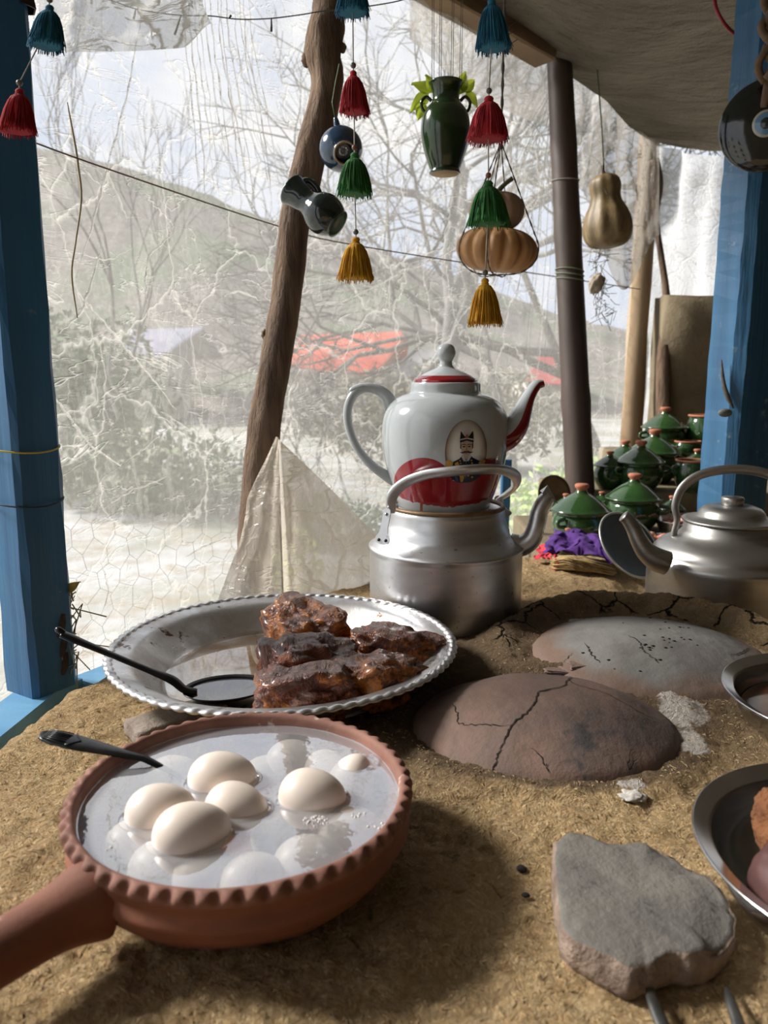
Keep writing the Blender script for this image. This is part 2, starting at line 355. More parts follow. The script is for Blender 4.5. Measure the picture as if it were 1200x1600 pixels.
def build_counter():
    x0, x1, y0, y1, st = -.50, 1.02, .30, 1.86, .0052
    nx = int((x1-x0)/st); ny = int((y1-y0)/st); v = []; f = []; ins = []; soot_shade = []; ash = []; crk = []
    for j in range(ny+1):
        for i in range(nx+1):
            x = x0+i*st; y = y0+j*st; d = None
            if x > -.36 and y < 1.2 or (x > .1 and y < 1.55): d = .3
            else: d, bp = sdist(x, y)
            if d > 0:
                z = hgt(x, y)+lump(x, y)
                R = .035
                if d < R: z -= R-math.sqrt(max(0, R*R-(R-d)**2))
                ins.append(True)
            else:
                if d < -.0055: ins.append(None)
                else: ins.append(False)
                x, y = bp; z = -.08
                x += .004*fb(x, y, 0, 20, 2)
            v.append((x, y, z))
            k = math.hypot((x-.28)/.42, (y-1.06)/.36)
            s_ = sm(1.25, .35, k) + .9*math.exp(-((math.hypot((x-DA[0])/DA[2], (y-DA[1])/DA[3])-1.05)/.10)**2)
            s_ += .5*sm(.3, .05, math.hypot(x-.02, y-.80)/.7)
            soot_shade.append(min(1.2, s_*.85))  # soot plus light falloff around domes and kettle, both put into the colour
            a_ = 0
            for ax, ay, ra, rb in ASH:
                if abs(x-ax) < .08 and abs(y-ay) < .08: a_ = max(a_, 1-.55*math.hypot((x-ax)/ra, (y-ay)/rb))
            ash.append(max(0, a_*1.1))
            r = math.hypot(x-DB[0], y-DB[1])
            crk.append(math.exp(-((r-.205)/.035)**2)*sm(-.3, .3, (y-DB[1])/max(r, .01)))
    m = nx+1
    for j in range(ny):
        for i in range(nx):
            q = (j*m+i, j*m+i+1, (j+1)*m+i+1, (j+1)*m+i)
            if any(ins[k] for k in q): f.append(q)
    t = thing('clay_counter', 'large straw clay stove counter in the foreground carrying pans and kettles', 'counter')
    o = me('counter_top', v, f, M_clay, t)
    for nm, dat in (('soot_shade', soot_shade), ('ash', ash), ('crack', crk)):
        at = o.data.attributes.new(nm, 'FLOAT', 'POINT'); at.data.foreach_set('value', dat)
    # body of the counter below and outside the fine grid
    n = len(OUT); v = []; f = []
    for zz in (-.03, -.74):
        for x, y in OUT: v.append((x+.004*(1 if x < 0 else 0), y-.003 if y > 1 else y, zz))
    for i in range(n): k = (i+1) % n; f.append((i, k, n+k, n+i))
    me('counter_body', v, f, M_clay, t, False)
    # coarse top outside the framed area
    def patch(xa, xb, ya, yb):
        vv = []; ff = []; a = 14
        for j in range(a+1):
            for i in range(a+1): x = xa+(xb-xa)*i/a; y = ya+(yb-ya)*j/a; vv.append((x, y, hgt(x, y)-.002))
        for j in range(a):
            for i in range(a): ff.append((j*(a+1)+i, j*(a+1)+i+1, (j+1)*(a+1)+i+1, (j+1)*(a+1)+i))
        return vv, ff
    me('counter_margin', *join(patch(-.47, 1.5, -.3, .302), patch(1.015, 1.5, .302, 1.84)), M_clay, t)
    return t
counter = build_counter()
def top(x, y): return hgt(x, y)
# ---- floor, outside ground, hill
FL = [(-1.40, -1.34), (-1.38, -.2), (-1.13, .52), (-.64, 1.20), (-.34, 1.84), (.14, 2.40), (.64, 2.94), (1.20, 3.60), (1.6, 3.76), (3.24, 3.83), (3.24, -1.34)]
v = [(a, b, -.75) for a, b in FL]+[(a, b, -.9) for a, b in FL]; n = len(FL)
struct(me('floor', v, [tuple(range(n))[::-1], tuple(range(n, 2*n))]+[(i, (i+1) % n, n+(i+1) % n, n+i) for i in range(n)], M_mud, None, False))
m_, t_ = newmat('pale_ground')
c = mixc(t_, ramp(t_, noise_(t_, .7, 6, .65), .40, .60), (.40, .405, .41), (.20, .21, .165))
c = mixc(t_, ramp(t_, noise_(t_, 3.0, 7, .75), .47, .62), c, (.25, .21, .15))
p = nd(t_, 'BsdfPrincipled', {'Base Color': c, 'Roughness': .95}); nd(t_, 'OutputMaterial', {'Surface': p.outputs[0]}); M_ground = m_
v = []; f = []; nx = 70; ny = 60
for j in range(ny+1):
    for i in range(nx+1):
        x = -90+180*i/nx; y = -60+170*j/ny; v.append((x, y, -1.15+.25*fb(x, y, 0, .15, 3)*min(1, math.hypot(x, y-2)/8)))
for j in range(ny):
    for i in range(nx): f.append((j*(nx+1)+i, j*(nx+1)+i+1, (j+1)*(nx+1)+i+1, (j+1)*(nx+1)+i))
struct(me('ground', v, f, M_ground))
m_, t_ = newmat('wooded_hillside')
c = mixc(t_, ramp(t_, noise_(t_, .9, 8, .75, stretch=(1, 1, .45)), .35, .65), (.085, .075, .062), (.20, .18, .16))
c = mixc(t_, ramp(t_, noise_(t_, .12, 4, .6), .48, .62), c, (.10, .13, .075))
c = mixc(t_, mth(t_, 'MULTIPLY', ramp(t_, noise_(t_, 2.2, 6, .75, stretch=(2, 2, .3)), .55, .62), .6), c, (.42, .39, .36))
p = nd(t_, 'BsdfPrincipled', {'Base Color': c, 'Roughness': 1.}); nd(t_, 'OutputMaterial', {'Surface': p.outputs[0]})
RID = [(-900, 330), (-300, 240), (0, 225), (100, 238), (250, 280), (400, 335), (550, 385), (700, 432), (850, 485), (1000, 520), (1300, 530), (1900, 500)]
def lin(tb, x):
    for (a, b), (c_, d) in zip(tb, tb[1:]):
        if x <= c_: return b+(d-b)*(x-a)/(c_-a)
    return tb[-1][1]
v = []; f = []; cols = 150; rows = 16
for i in range(cols+1):
    px = -900+2800*i/cols; top_ = W(px, lin(RID, px), 62); bas = W(px, 640, 26); bas.z = -1.4
    for j in range(rows+1):
        u = j/rows; q = bas.lerp(top_, u); q.z = -1.4+(top_.z+1.4)*u**1.3 + .5*fb(q.x, q.y, 0, .12, 4)*min(1, u*4)+.55*abs(n3(q.x, q.y, 0, .9))*min(1, u*3)
        v.append(q)
for i in range(cols):
    for j in range(rows): a = i*(rows+1)+j; f.append((a, a+rows+1, a+rows+2, a+1))
struct(me('hillside', v, f, m_))

# ---- roof canvas (ceiling), posts and beams
EAVE = [(-1.1, 1.25), (-.62, 1.75), (-.2, 2.15), (.15, 2.47), (.585, 2.83), (1.19, 3.64), (1.9, 3.75), (3.4, 3.9)]
v = []; f = []; NC = 110; NR = 60
for i in range(NC+1):
    u = i/NC*(len(EAVE)-1); k = min(int(u), len(EAVE)-2); u -= k
    a = Vector((*EAVE[k], 0)).lerp(Vector((*EAVE[k+1], 0)), u); b = Vector((a.x*.8+.9, -2.2, 0))
    if i/NC < .3: b = Vector((-1.0+2*i/NC, -2.2, 0))
    for j in range(NR+1):
        w_ = (j/NR)**1.5; q = a.lerp(b, w_)
        z = 1.47+.10*sm(0, .25, w_) - .05*math.sin(min(1, w_*4)*PI) + .03*fb(q.x, q.y, 0, 1.5, 4) - .03*abs(math.sin(q.x*2.2+q.y*1.4))
        z += .075*(1-sm(.50, .62, i/NC))*(1-sm(0, .3, w_))
        z -= .09*sm(.62, 1., i/NC)*(1-sm(0, .12, w_))
        v.append((q.x, q.y, z))
for i in range(NC):
    for j in range(NR): a = i*(NR+1)+j; f.append((a, a+1, a+NR+2, a+NR+1))
struct(me('ceiling', v, f, M_ceil))
M_dark = P('dark_blocker_wall', (.16, .11, .07), (.10, .07, .045), 6, .9, stretch=(1, 1, .1))
# unseen dark walls added behind and right of the camera to cut front light
v, f = box(5.0, .12, 2.7, .01, (1.0, -1.4, .5)); struct(me('wall_back_blocker', v, f, M_dark, None, False))
v, f = box(.12, 5.6, 2.7, .01, (3.3, 1.3, .5)); struct(me('wall_right_blocker', v, f, M_dark, None, False))

# ---- polythene sheet walls
PLAN = [(-1.42, -1.25), (-1.40, -.2), (-1.15, .55), (-.66, 1.22), (-.36, 1.86), (.12, 2.42), (.62, 2.96), (1.17, 3.62)]
def sheet(name, plan, z0, z1, mat, nu, nv, amp, fold, seed=0, topz=None):
    pl = cr([(*p, 0) for p in plan], 12); L_ = [0]
    for a, b in zip(pl, pl[1:]): L_.append(L_[-1]+float(np.linalg.norm(b-a)))
    v = []; f = []
    for i in range(nu+1):
        s = L_[-1]*i/nu; k = max(0, min(len(L_)-2, int(np.searchsorted(L_, s))-1)); u = (s-L_[k])/(L_[k+1]-L_[k])
        a = pl[k]+(pl[k+1]-pl[k])*u; T = (pl[k+1]-pl[k]); T = T/np.linalg.norm(T); N = np.array((-T[1], T[0], 0))
        for j in range(nv+1):
            z = z0+(z1-z0)*j/nv
            d = amp*fb(s, z*.5, seed, 3, 4) + fold*math.sin(s*38+2*n3(s, z, seed, 2))*sm(.1, 1., (z-z0)/(z1-z0))
            v.append((a[0]+N[0]*d, a[1]+N[1]*d, z))
    for i in range(nu):
        for j in range(nv): q = i*(nv+1)+j; f.append((q, q+nv+1, q+nv+2, q+1))
    return me(name, v, f, mat)
struct(sheet('wall_left', PLAN, -.72, 1.52, M_sheet, 420, 90, .03, .006), 'clear crumpled polythene sheet wall hung behind the trunk post')
struct(sheet('wall_far', [(1.20, 3.60), (1.6, 3.78), (2.4, 3.85), (3.3, 3.85)], -.72, 1.42, M_white, 120, 50, .04, .008, 5), 'milky sheet wall between the pale post and the blue post')

# ---- blue left post and sills
SZ = -.035
pb = G(66, 1072, SZ)
t = thing('corner_post', 'blue painted timber post at the left edge of the photo', 'post', (pb.x, pb.y, SZ))
PW = .074
v, f = prism((0, 0, 0), (0, 0, 1.56), PW, PW, side=Vector((1, .0, 0)), amp=.0035, cut=.10, seed=2, rot=math.radians(-58), n=40); me('shaft', v, f, M_blue, t, False)
v = []; f = []
for k in range(3):   # torn bark left on the right flank
    z = .02+.03*k; q = stube([(.030+.004*rnd.random(), -.006-.01*rnd.random(), z, .006), (.037, -.004, z+.02, .0075), (.034, .004, z+.05, .004)], 6, 3); v, f = join((v, f), q)
me('bark_strip', v, f, P('rotten_wood', (.07, .05, .035), (.03, .02, .015), 40, .95, bs=60, bst=1, bd=.01), t)
def ring_twine(z, r, mat, name='twine'):
    pts = [(r*math.cos(a)*1.0, r*math.sin(a), z+.003*math.sin(2*a)) for a in [2*PI*i/40 for i in range(40)]]
    me(name, *tube(pts, .0013, 5, closed=True), mat, t)
YT = P('yellow_twine', (.55, .45, .06), bst=0)
ring_twine(.355, .0485, YT); ring_twine(.28, .0485, P('dark_wire', (.02, .03, .05), bst=0), 'binding_wire')
# sills
a, b = G(26, 1066, SZ), G(87, 1081, SZ); c0 = G(0, 1085, SZ); d0 = G(0, 1140, SZ)
def slab_poly(pl, z0, z1):
    n = len(pl); v = [(p[0], p[1], z1) for p in pl]+[(p[0], p[1], z0) for p in pl]
    return v, [tuple(range(n)), tuple(range(2*n-1, n-1, -1))]+[(i, n+i, n+(i+1) % n, (i+1) % n) for i in range(n)]
dr = (c0-a).normalized(); 
pl = [a+Vector((.02, .05, 0)), a+dr*.9, d0+dr*.85, b+Vector((.0, .0, 0)), b+Vector((.02, .05, 0))]
sill = me('sill_beam', *slab_poly(pl[::1], SZ-.08, SZ), M_blueL, None, False); tag(sill, 'light blue painted sill beam under the left post, running to the left edge', 'beam')
q1 = Vector((-.405, 1.16, 0)); q2 = Vector((-.21, 1.62, 0))
v, f = prism((-.462, 1.115, SZ-.032), (-.25, 1.50, SZ-.032), .06, .055, n=10, amp=.002); s2 = me('sill_beam', v, f, M_blueL, None, False); tag(s2, 'short light blue sill beam between the left post and the trunk post', 'beam')

# ---- trunk post
pts = [(512, -60, .028), (516, 0, .030), (510, 40, .034), (503, 85, .036), (512, 130, .031), (497, 200, .032), (478, 270, .032), (462, 340, .030), (452, 420, .029), (442, 500, .029), (432, 560, .030), (418, 640, .030), (408, 720, .031), (400, 800, .031), (396, 870, .032), (393, 960, .033), (390, 1100, .034)]
TD = 1.62
q = [(*W(a, b, TD), r*1.12) for a, b, r in pts]
q = [(*W(505, -240, TD), .028)]+q
zz = cr(q, 8); base = Vector(zz[-1][:3])
t = thing('trunk_post', 'rough crooked tree trunk post in the middle of the sheet wall', 'post', base)
v = []; f = []
P_ = [Vector(tuple(p[:3]))-base for p in zz]; n = 20
for i, p in enumerate(P_):
    for k in range(n):
        a = 2*PI*k/n; r = zz[i][3]*(1+.10*fb(math.cos(a)*.9, math.sin(a)*.9, i*.10, 1.5, 4)+.05*n3(k*1.1, i*.15, 0))
        v.append(p+Vector((math.cos(a)*r, math.sin(a)*r, 0)))
for i in range(len(P_)-1):
    for k in range(n): l = (k+1) % n; f.append((i*n+k, (i+1)*n+k, (i+1)*n+l, i*n+l))
f.append(tuple(range(n))); me('trunk', v, f, M_bark, t)
for px, py, r in ((480, 92, .016), (519, 115, .012), (536, 75, .010), (414, 522, .010), (529, 137, .009)):
    r *= .7; p = W(px, py, TD-.006)-base; me('knot', *ico(1, 3, lambda c, p=p, r=r: p+Vector((c.x*r, c.y*r, c.z*r*1.5))*(1+.35*fb(*c, s=2))), M_bark, t)

# ---- brown pole, header beam, pale post, thin post
top_, bot = W(873, 70, 2.62), W(908, 800, 2.62); bot = top_+(bot-top_)*1.7
k = (-.75-top_.z)/(bot.z-top_.z); bot = top_.lerp(bot, k)
t = thing('brown_pole', 'smooth dark brown pole standing among the green pots', 'pole', bot)
d = top_-bot; pr = []
for i in range(41):
    u = i/40; r = .052-.010*u
    for nn in (.47, .72, .86): r += .004*math.exp(-((u-nn)/.012)**2)
    pr.append((*(d*u), r))
me('shaft', *tube([p[:3] for p in pr], [p[3] for p in pr], 24), M_brownpole, t)
for u in (.655, .662, .668):
    c_ = d*u; me('twine', *tube([c_+Vector((.0475*math.cos(a), .0475*math.sin(a), .006*math.sin(a+u*900))) for a in [2*PI*i/30 for i in range(30)]], .0022, 5, closed=True), P('green_twine', (.25, .28, .18), bst=0), t)
for u in (.80,):
    c_ = d*u; me('twine', *tube([c_+Vector((.047*math.cos(a), .047*math.sin(a), .003*math.sin(a))) for a in [2*PI*i/30 for i in range(30)]], .0015, 5, closed=True), M_lcord, t)
hb = [W(570, -75, 2.05), W(852, 88, 2.56)]
v, f = prism(hb[0], hb[1], .09, .05, n=14, amp=.003); o = me('header_beam', v, f, M_beam, None, False); tag(o, 'brown timber header beam under the canvas, ending at the brown pole', 'beam')
hb = [W(640, -70, 2.1)+Vector((0, 0, .03)), W(870, 62, 2.55)+Vector((0, 0, .02))]
v, f = prism(hb[0], hb[1], .06, .035, n=14, amp=.003); o = me('header_beam', v, f, M_brownpole, None, False); tag(o, 'dark thin timber lying on top of the brown header beam', 'beam')
pt, pbm = W(1016, 205, 3.45), W(985, 700, 3.45); k = (-.75-pt.z)/(pbm.z-pt.z); pbm = pt.lerp(pbm, k)
v, f = prism((0, 0, 0), pt-pbm, .085, .085, up=Vector((0, 1, 0)), n=20, amp=.008, cut=.3); t = me('pale_post', v, f, M_palewood, None, True, loc=pbm); tag(t, 'pale wooden post behind the gourd, left of the mud wall', 'post')
q = [(1024, 250, .018), (1027, 290, .026), (1025, 340, .014), (1033, 400, .014), (1040, 450, .016), (1042, 500, .022), (1036, 560, .030), (1036, 640, .032), (1034, 760, .034)]
q = [(*W(a, b, 3.38), r) for a, b, r in q]; b0 = Vector(q[-1][:3]); q = [(*(Vector(p[:3])-b0), p[3]) for p in q]
t = thing('branch_post', 'thin dark crooked branch post between the pale post and the mud wall', 'post', b0)
me('branch', *stube(q, 10, 5), M_bark, t)
# ---- mud wall right
a, b = W(1046, 462, 3.3), W(1190, 455, 3.3)
v, f = box(.9, .16, a.z+.8, 0, (a.x+.45, a.y+.1, (a.z-.8)/2), sub=6, amp=.02); o = struct(me('wall_mud', v, f, M_mud, None, True)); o['label'] = 'low mud plastered wall behind the right blue post'
# ---- right blue post
RD = 1.85
l0, l1 = W(1100, 780, RD), W(1148, 0, RD)
wd = .150; bx = l0.x+wd*.50; by = l0.y
t = thing('blue_post', 'thick blue painted timber post on the right, behind the second kettle', 'post', (bx, by+.03, -.72))
v, f = prism((0, 0, 0), (.012, 0, 2.22), wd*.86, .12, side=Vector((1, .30, 0)).normalized(), up=Vector((0, 1, 0)), n=90, amp=.003, cut=.16, seed=5); me('shaft', v, f, P('old_blue_paint', (.026, .12, .24), (.014, .065, .14), 9, .5, bs=26, bst=.8, bd=.006, stretch=(1, 1, .06), spots=((.12, .19, .25), 16, .62)), t, False)
# scar and knot on the post
def on_post(px, py): g = W(px, py, RD-.075); return g-Vector((bx, by+.03, -.72))
v, f = stube([(*on_post(1127, 562), .002), (*on_post(1131, 600), .005), (*on_post(1138, 622), .006), (*on_post(1146, 638), .002)], 6, 5); me('scar', v, f, P('bare_wood', (.13, .12, .10), (.05, .04, .035), 60, .9), t)
p = on_post(1133, 645); me('knot', *ico(1, 3, lambda c: p+Vector((c.x*.016, c.y*.008, c.z*.010))), P('knot_wood', (.14, .15, .14), (.05, .06, .07), 60, .8), t)
# ---- thin blue pole behind kettle
a, b = W(786, 730, 2.3), W(783, 805, 2.3); v, f = prism((b.x, b.y, -.72), (a.x+.01, a.y, b.z+.165), .028, .028, up=Vector((0, 1, 0)), n=8, amp=.001); o = me('blue_stake', v, f, M_blue, None, False); tag(o, 'thin blue stake behind the silver kettle and teapot', 'stake')

# ================================================================= STOVE DOMES
def dome(name, label, D_, mat, cracks, seed, chips=0):
    cx, cy, rx, ry, z0, h = D_
    t = thing(name, label, 'stove cover', (cx, cy, z0))
    def hz(x, y):
        q = min(1.08, math.hypot(x/rx, y/ry))
        return h*(1-q**2.3)*(1 if q < 1 else 1) - (.01*sm(.93, 1.06, q)) + .0016*fb(x, y, seed, 18, 3) + .001
    v = [(0, 0, hz(0, 0))]; f = []; NR, NA = 44, 120
    for j in range(1, NR+1):
        for i in range(NA):
            a = 2*PI*i/NA; q = j/NR*1.07*(1+.02*n3(math.cos(a)*2, math.sin(a)*2, seed)); x, y = q*rx*math.cos(a), q*ry*math.sin(a); v.append((x, y, hz(x, y)))
    for i in range(NA): f.append((0, 1+i, 1+(i+1) % NA))
    for j in range(NR-1):
        for i in range(NA): k = (i+1) % NA; f.append((1+j*NA+i, 1+(j+1)*NA+i, 1+(j+1)*NA+k, 1+j*NA+k))
    me('cover', v, f, mat, t)
    for cpts, wdt in cracks:
        pts = []
        for px, py in cpts:
            d_ = ray(px, py); tt = .6
            while tt < 1.6:
                g = CAM+d_*tt; x, y = g.x-cx, g.y-cy
                if math.hypot(x/rx, y/ry) < 1.04 and g.z < z0+hz(x, y): break
                tt += .002
            if tt >= 1.6: continue
            pts.append((x, y, wdt))
        if len(pts) < 2: continue
        pts = cr(pts, 8); V = []; F = []
        for i, p in enumerate(pts):
            T = pts[min(i+1, len(pts)-1)][:2]-pts[max(i-1, 0)][:2]; T = T/(np.linalg.norm(T)+1e-9); N = (-T[1], T[0])
            jx, jy = .0016*rnd.uniform(-1, 1), .0016*rnd.uniform(-1, 1); wd = p[2]*rnd.uniform(.5, 1.3)*(.3+min(1, min(i, len(pts)-1-i)/4))
            for s in (-1, 0, 1):
                x = p[0]+jx+N[0]*wd*s; y = p[1]+jy+N[1]*wd*s; V.append((x, y, hz(x, y)+.0007+(.0002 if s else .0004)))
        for i in range(len(pts)-1):
            for s in range(2): F.append((i*3+s, i*3+s+1, i*3+s+4, i*3+s+3))
        me('crack', V, F, M_crack, t, False)
    return t, hz
dome('stove_cover', 'brown scorched clay dome cover in the middle of the counter, nearest the camera', DA, M_domeA,
     [([(893, 1058), (880, 1072), (842, 1083), (832, 1105), (800, 1135), (785, 1165), (775, 1190), (766, 1214)], .0007), ([(893, 1058), (893, 1068), (940, 1082), (985, 1105), (1020, 1125)], .00045),
      ([(690, 1080), (705, 1100), (716, 1118), (718, 1133), (760, 1134), (800, 1135)], .0004), ([(830, 1170), (850, 1195), (858, 1212)], .0005), ([(1000, 1185), (980, 1200), (990, 1170)], .0005)], 3)
tB, hzB = dome('stove_cover', 'ash grey flat clay dome cover behind the brown one', DB, M_domeB,
     [([(980, 993), (998, 1003), (1005, 1018), (1022, 1030), (1028, 1038)], .0007), ([(913, 1006), (925, 1024), (938, 1036)], .0008), ([(1165, 1000), (1172, 1012), (1160, 1020), (1140, 1025)], .0007),
      ([(1025, 964), (1022, 980)], .0008), ([(895, 1022), (880, 1036)], .0005)], 8)
V, F = [], []
for k in range(34):
    px, py = rnd.gauss(1035, 50), rnd.gauss(1005, 13); g = G(px, py, .045)
    x, y = g.x-DB[0], g.y-DB[1]
    if math.hypot(x/DB[2], y/DB[3]) > .9: continue
    r = rnd.uniform(.0009, .0023); V, F = join((V, F), ico(1, 1, lambda c: Vector((x+c.x*r*1.3, y+c.y*r, hzB(x, y)+c.z*r*.5+.0005))))
o = me('charcoal_specks', V, F, M_char, tB); o['kind'] = 'stuff'
# flat shard between the covers
def chunk(px, py, sx, sy, sz, mat, name, label, cat, rz=0, seed=0, z=None, amp=.25, sub=4):
    g = G(px, py, .01); z = top(g.x, g.y)+sz*.55 if z is None else z
    rough_ = amp > .3
    def fn(c):
        if rough_: k = .75+.7*abs(fb(c.x+seed, c.y, c.z, 1.1, 3)); return Vector((c.x*sx*k, c.y*sy*k, c.z*sz*k))
        q = Vector((max(-.75, min(.75, c.x*1.1)), max(-.75, min(.75, c.y*1.1)), max(-.6, min(.6, c.z*1.2))))*1.35
        k = 1+amp*fb(c.x+seed, c.y, c.z, 1.6, 4); return Vector((q.x*sx*k, q.y*sy*k, q.z*sz*k))
    o = me(name, *ico(1, sub, fn), mat, None, True, loc=(g.x, g.y, z)); o.rotation_euler = (0, 0, rz); return tag(o, label, cat)
chunk(918, 1054, .026, .012, .004, M_domeA, 'clay_shard', 'flat brown clay shard lying between the two stove covers', 'shard', .1, 4)
chunk(872, 1057, .018, .007, .003, M_domeA, 'clay_shard', 'small clay flake at the back edge of the brown stove cover', 'shard', -.2, 9)
chunk(990, 1236, .014, .010, .004, P('white_plaster', (.55, .53, .49), (.40, .37, .33), 40, .9, bs=90, bst=.8), 'plaster_chip', 'white plaster chip at the front right edge of the brown stove cover', 'chip', .3, 2, None, .4)
for px, py, r, lb in ((816, 1345, .004, 'small black charcoal crumb left of the grey stone slab, nearer the bowl'), (822, 1385, .003, 'smaller black charcoal crumb just left of the grey stone slab corner'), (903, 1052, .004, 'black crumb beside the clay shard between the covers'), (1003, 1072, .003, 'black crumb below the grey stove cover')):
    chunk(px, py, r*1.3, r, r*.7, M_char, 'charcoal_crumb', lb, 'crumb', 0, px, None, .4, 2)
# straw bits all over the counter
V, F = [], []
rs = random.Random(3)
for k in range(13000):
    if k % 2: x, y = rs.uniform(-.46, 1.0), rs.uniform(.36, 1.75)
    else: x, y = rs.uniform(-.45, .6), rs.uniform(.38, 1.0)
    if x < -.3 or y > 1.3:
        d, _ = sdist(x, y)
        if d < .03: continue
    if math.hypot((x-DA[0])/DA[2], (y-DA[1])/DA[3]) < 1.02 or math.hypot(x-DB[0], y-DB[1]) < .165: continue
    z = top(x, y)+lump(x, y)+.0006; a = rs.uniform(0, PI); l = rs.uniform(.0008, .0022)*(1.9 if rs.random() < .06 else 1); wd = rs.uniform(.00018, .00042); b = rs.uniform(-.5, .5)
    dx, dy = math.cos(a), math.sin(a); n0 = len(V)
    for s in (-1, 0, 1):
        ex = x+dx*l*s+dy*l*b*(s*s-.4); ey = y+dy*l*s-dx*l*b*(s*s-.4); zz = z+(.0009-.001*s*s if k % 3 else .0004+.0006*s)
        V += [(ex-dy*wd, ey+dx*wd, zz-.0003), (ex, ey, zz+.0003), (ex+dy*wd, ey-dx*wd, zz-.0003)]
    for s in (0, 3): F += [(n0+s, n0+s+3, n0+s+4, n0+s+1), (n0+s+1, n0+s+4, n0+s+5, n0+s+2)]
o = me('straw_bits', V, F, M_straw, counter); o['kind'] = 'stuff'

# ================================================================= CLAY BOWL WITH EGGS
bc = Vector((-.121, .607, 0)); BR = .1475; BH = .076; WZ = .0665
t = thing('clay_bowl', 'round terracotta bowl with crimped rim and long handle, full of water and eggs', 'bowl', (bc.x, bc.y, .001))
NS = 54
prof = [(.0, .000), (.085, .0), (.100, .003), (.118, .014), (.133, .028), (.1415, .042), (.1425, .050), (.1405, .0565), (.1425, .0615), (.1455, .068), (.1462, .073), (.1425, .0765), (.1375, .0765), (.1345, .073), (.134, .066), (.132, .050), (.122, .030), (.09, .014), (.0, .010)]
pr = cr([(a, b, 0) for a, b in prof], 3); pr = [(max(0, p[0]), p[1]) for p in pr]
def bowlfn(a, r, z, j):
    k = j/3.
    if 8.0 < k < 12.5:
        s = .5+.5*math.cos(NS*a); e = math.exp(-((k-10.2)/1.1)**2)
        r = r-.0042*e*s**1.5; z = z-.0026*e*s**1.5+.0008*n3(a*6, 1)
    if k > 2: r += .0012*fb(math.cos(a)*1.5, math.sin(a)*1.5, z*20, 1.2, 3)+.0006*math.sin(z*450)*(1 if k < 8 else 0)
    return r, z
v, f = lathe(pr, NS*10, bowlfn, cap=False)
mi = []
for j in range(len(pr)-1): mi += [1 if 8.6 < j/3. < 14.5 else 0]*(NS*10)
me('bowl_body', v, f, [M_terra, M_terrarim], t, True, mi)
h0 = G(118, 1418, .046)-Vector((bc.x, bc.y, .001)); h1 = G(0, 1488, .045)-Vector((bc.x, bc.y, .001)); dd = (h1-h0)
cen = Vector((0, 0, .04)); st = cen.lerp(h0, .90)
hp = [(*st, .030), (*cen.lerp(h0, .96), .028), (*h0.lerp(h1, .12), .0245), (*h0.lerp(h1, .45), .0215), (*h1, .0205), (*(h1+dd*.6), .021), (*(h1+dd*.9), .018)]
me('handle', *stube(hp, 20, 6), M_terra, t)
# water
m_, t_ = newmat('cloudy_water')
lw = facing(t_, .08, 2.2)
wb = nd(t_, 'Bump', {'Strength': .12, 'Distance': .002, 'Height': noise_(t_, 45, 3, .5)})
gl = nd(t_, 'BsdfGlossy', {'Color': (.96, .97, 1, 1), 'Roughness': .015, 'Normal': wb.outputs[0]})
trn = nd(t_, 'BsdfTransparent', {'Color': (.97, .98, .97, 1)}); df = nd(t_, 'BsdfDiffuse', {'Color': (.72, .75, .80, 1)})
mm = nd(t_, 'MixShader', {0: .30, 1: trn.outputs[0], 2: df.outputs[0]})
m2 = nd(t_, 'MixShader', {0: mth(t_, 'ADD', lw, .05, True), 1: mm.outputs[0], 2: gl.outputs[0]}); nd(t_, 'OutputMaterial', {'Surface': m2.outputs[0]})
M_water = m_
# eggs: px, py, long half, short half, angle in plan, height of centre, tilt
EG = [(347, 1211, .0300, .0222, .15, .0700, 0, 'floating egg at the back left of the group of four'),
      (251, 1264, .0285, .0222, .35, .0690, 0, 'leftmost floating egg in the bowl'),
      (369, 1259, .0270, .0210, -.25, .0655, 0, 'floating egg at the right of the group of four, behind the front one'),
      (300, 1297, .0305, .0232, .40, .0700, 0, 'largest floating egg, frontmost of the group of four'),
      (488, 1240, .0290, .0225, -.15, .0690, 0, 'single floating egg right of the group of four'),
      (569, 1216, .0280, .0215, .1, .0475, 1.2, 'egg poking just its tip out of the water by the far right rim'),
      (465, 1186, .0290, .0220, .0, .0435, 0, 'sunken egg behind the single floating egg, near the back rim'),
      (548, 1302, .0280, .0225, .2, .0445, 0, 'sunken tan egg by the right rim, in front of the poking tip'),
      (485, 1352, .0300, .0230, .2, .043, 0, 'sunken egg nearest the front right rim'),
      (395, 1378, .0270, .0215, .5, .0435, 0, 'sunken egg at the front rim, right of centre'),
      (325, 1372, .0280, .0220, .1, .0435, 0, 'sunken egg at the front rim, left of centre'),
      (255, 1362, .0280, .0220, -.3, .043, 0, 'sunken egg by the front left rim'),
      (215, 1320, .0280, .0220, .7, .042, 0, 'sunken egg by the left rim below the leftmost floating egg'),
      (262, 1210, .0280, .0215, .2, .043, 0, 'sunken egg near the spoon handle at the back left'),
      (420, 1210, .0270, .0210, .6, .030, 0, 'sunken egg between the back floating egg and the single one'),
      (440, 1300, .0290, .0220, .9, .028, 0, 'deeper sunken egg in the middle in front of the single floating egg'),
      (520, 1205, .0270, .0210, -.5, .042, 0, 'sunken egg beside the poking tip, toward the back rim')]
def eggmesh(a, b):
    def fn(c):
        x = c.x; k = 1-.13*x-.04*x*x*0; return Vector((a*x, b*c.y*k, b*c.z*k))
    return ico(1, 4, fn)
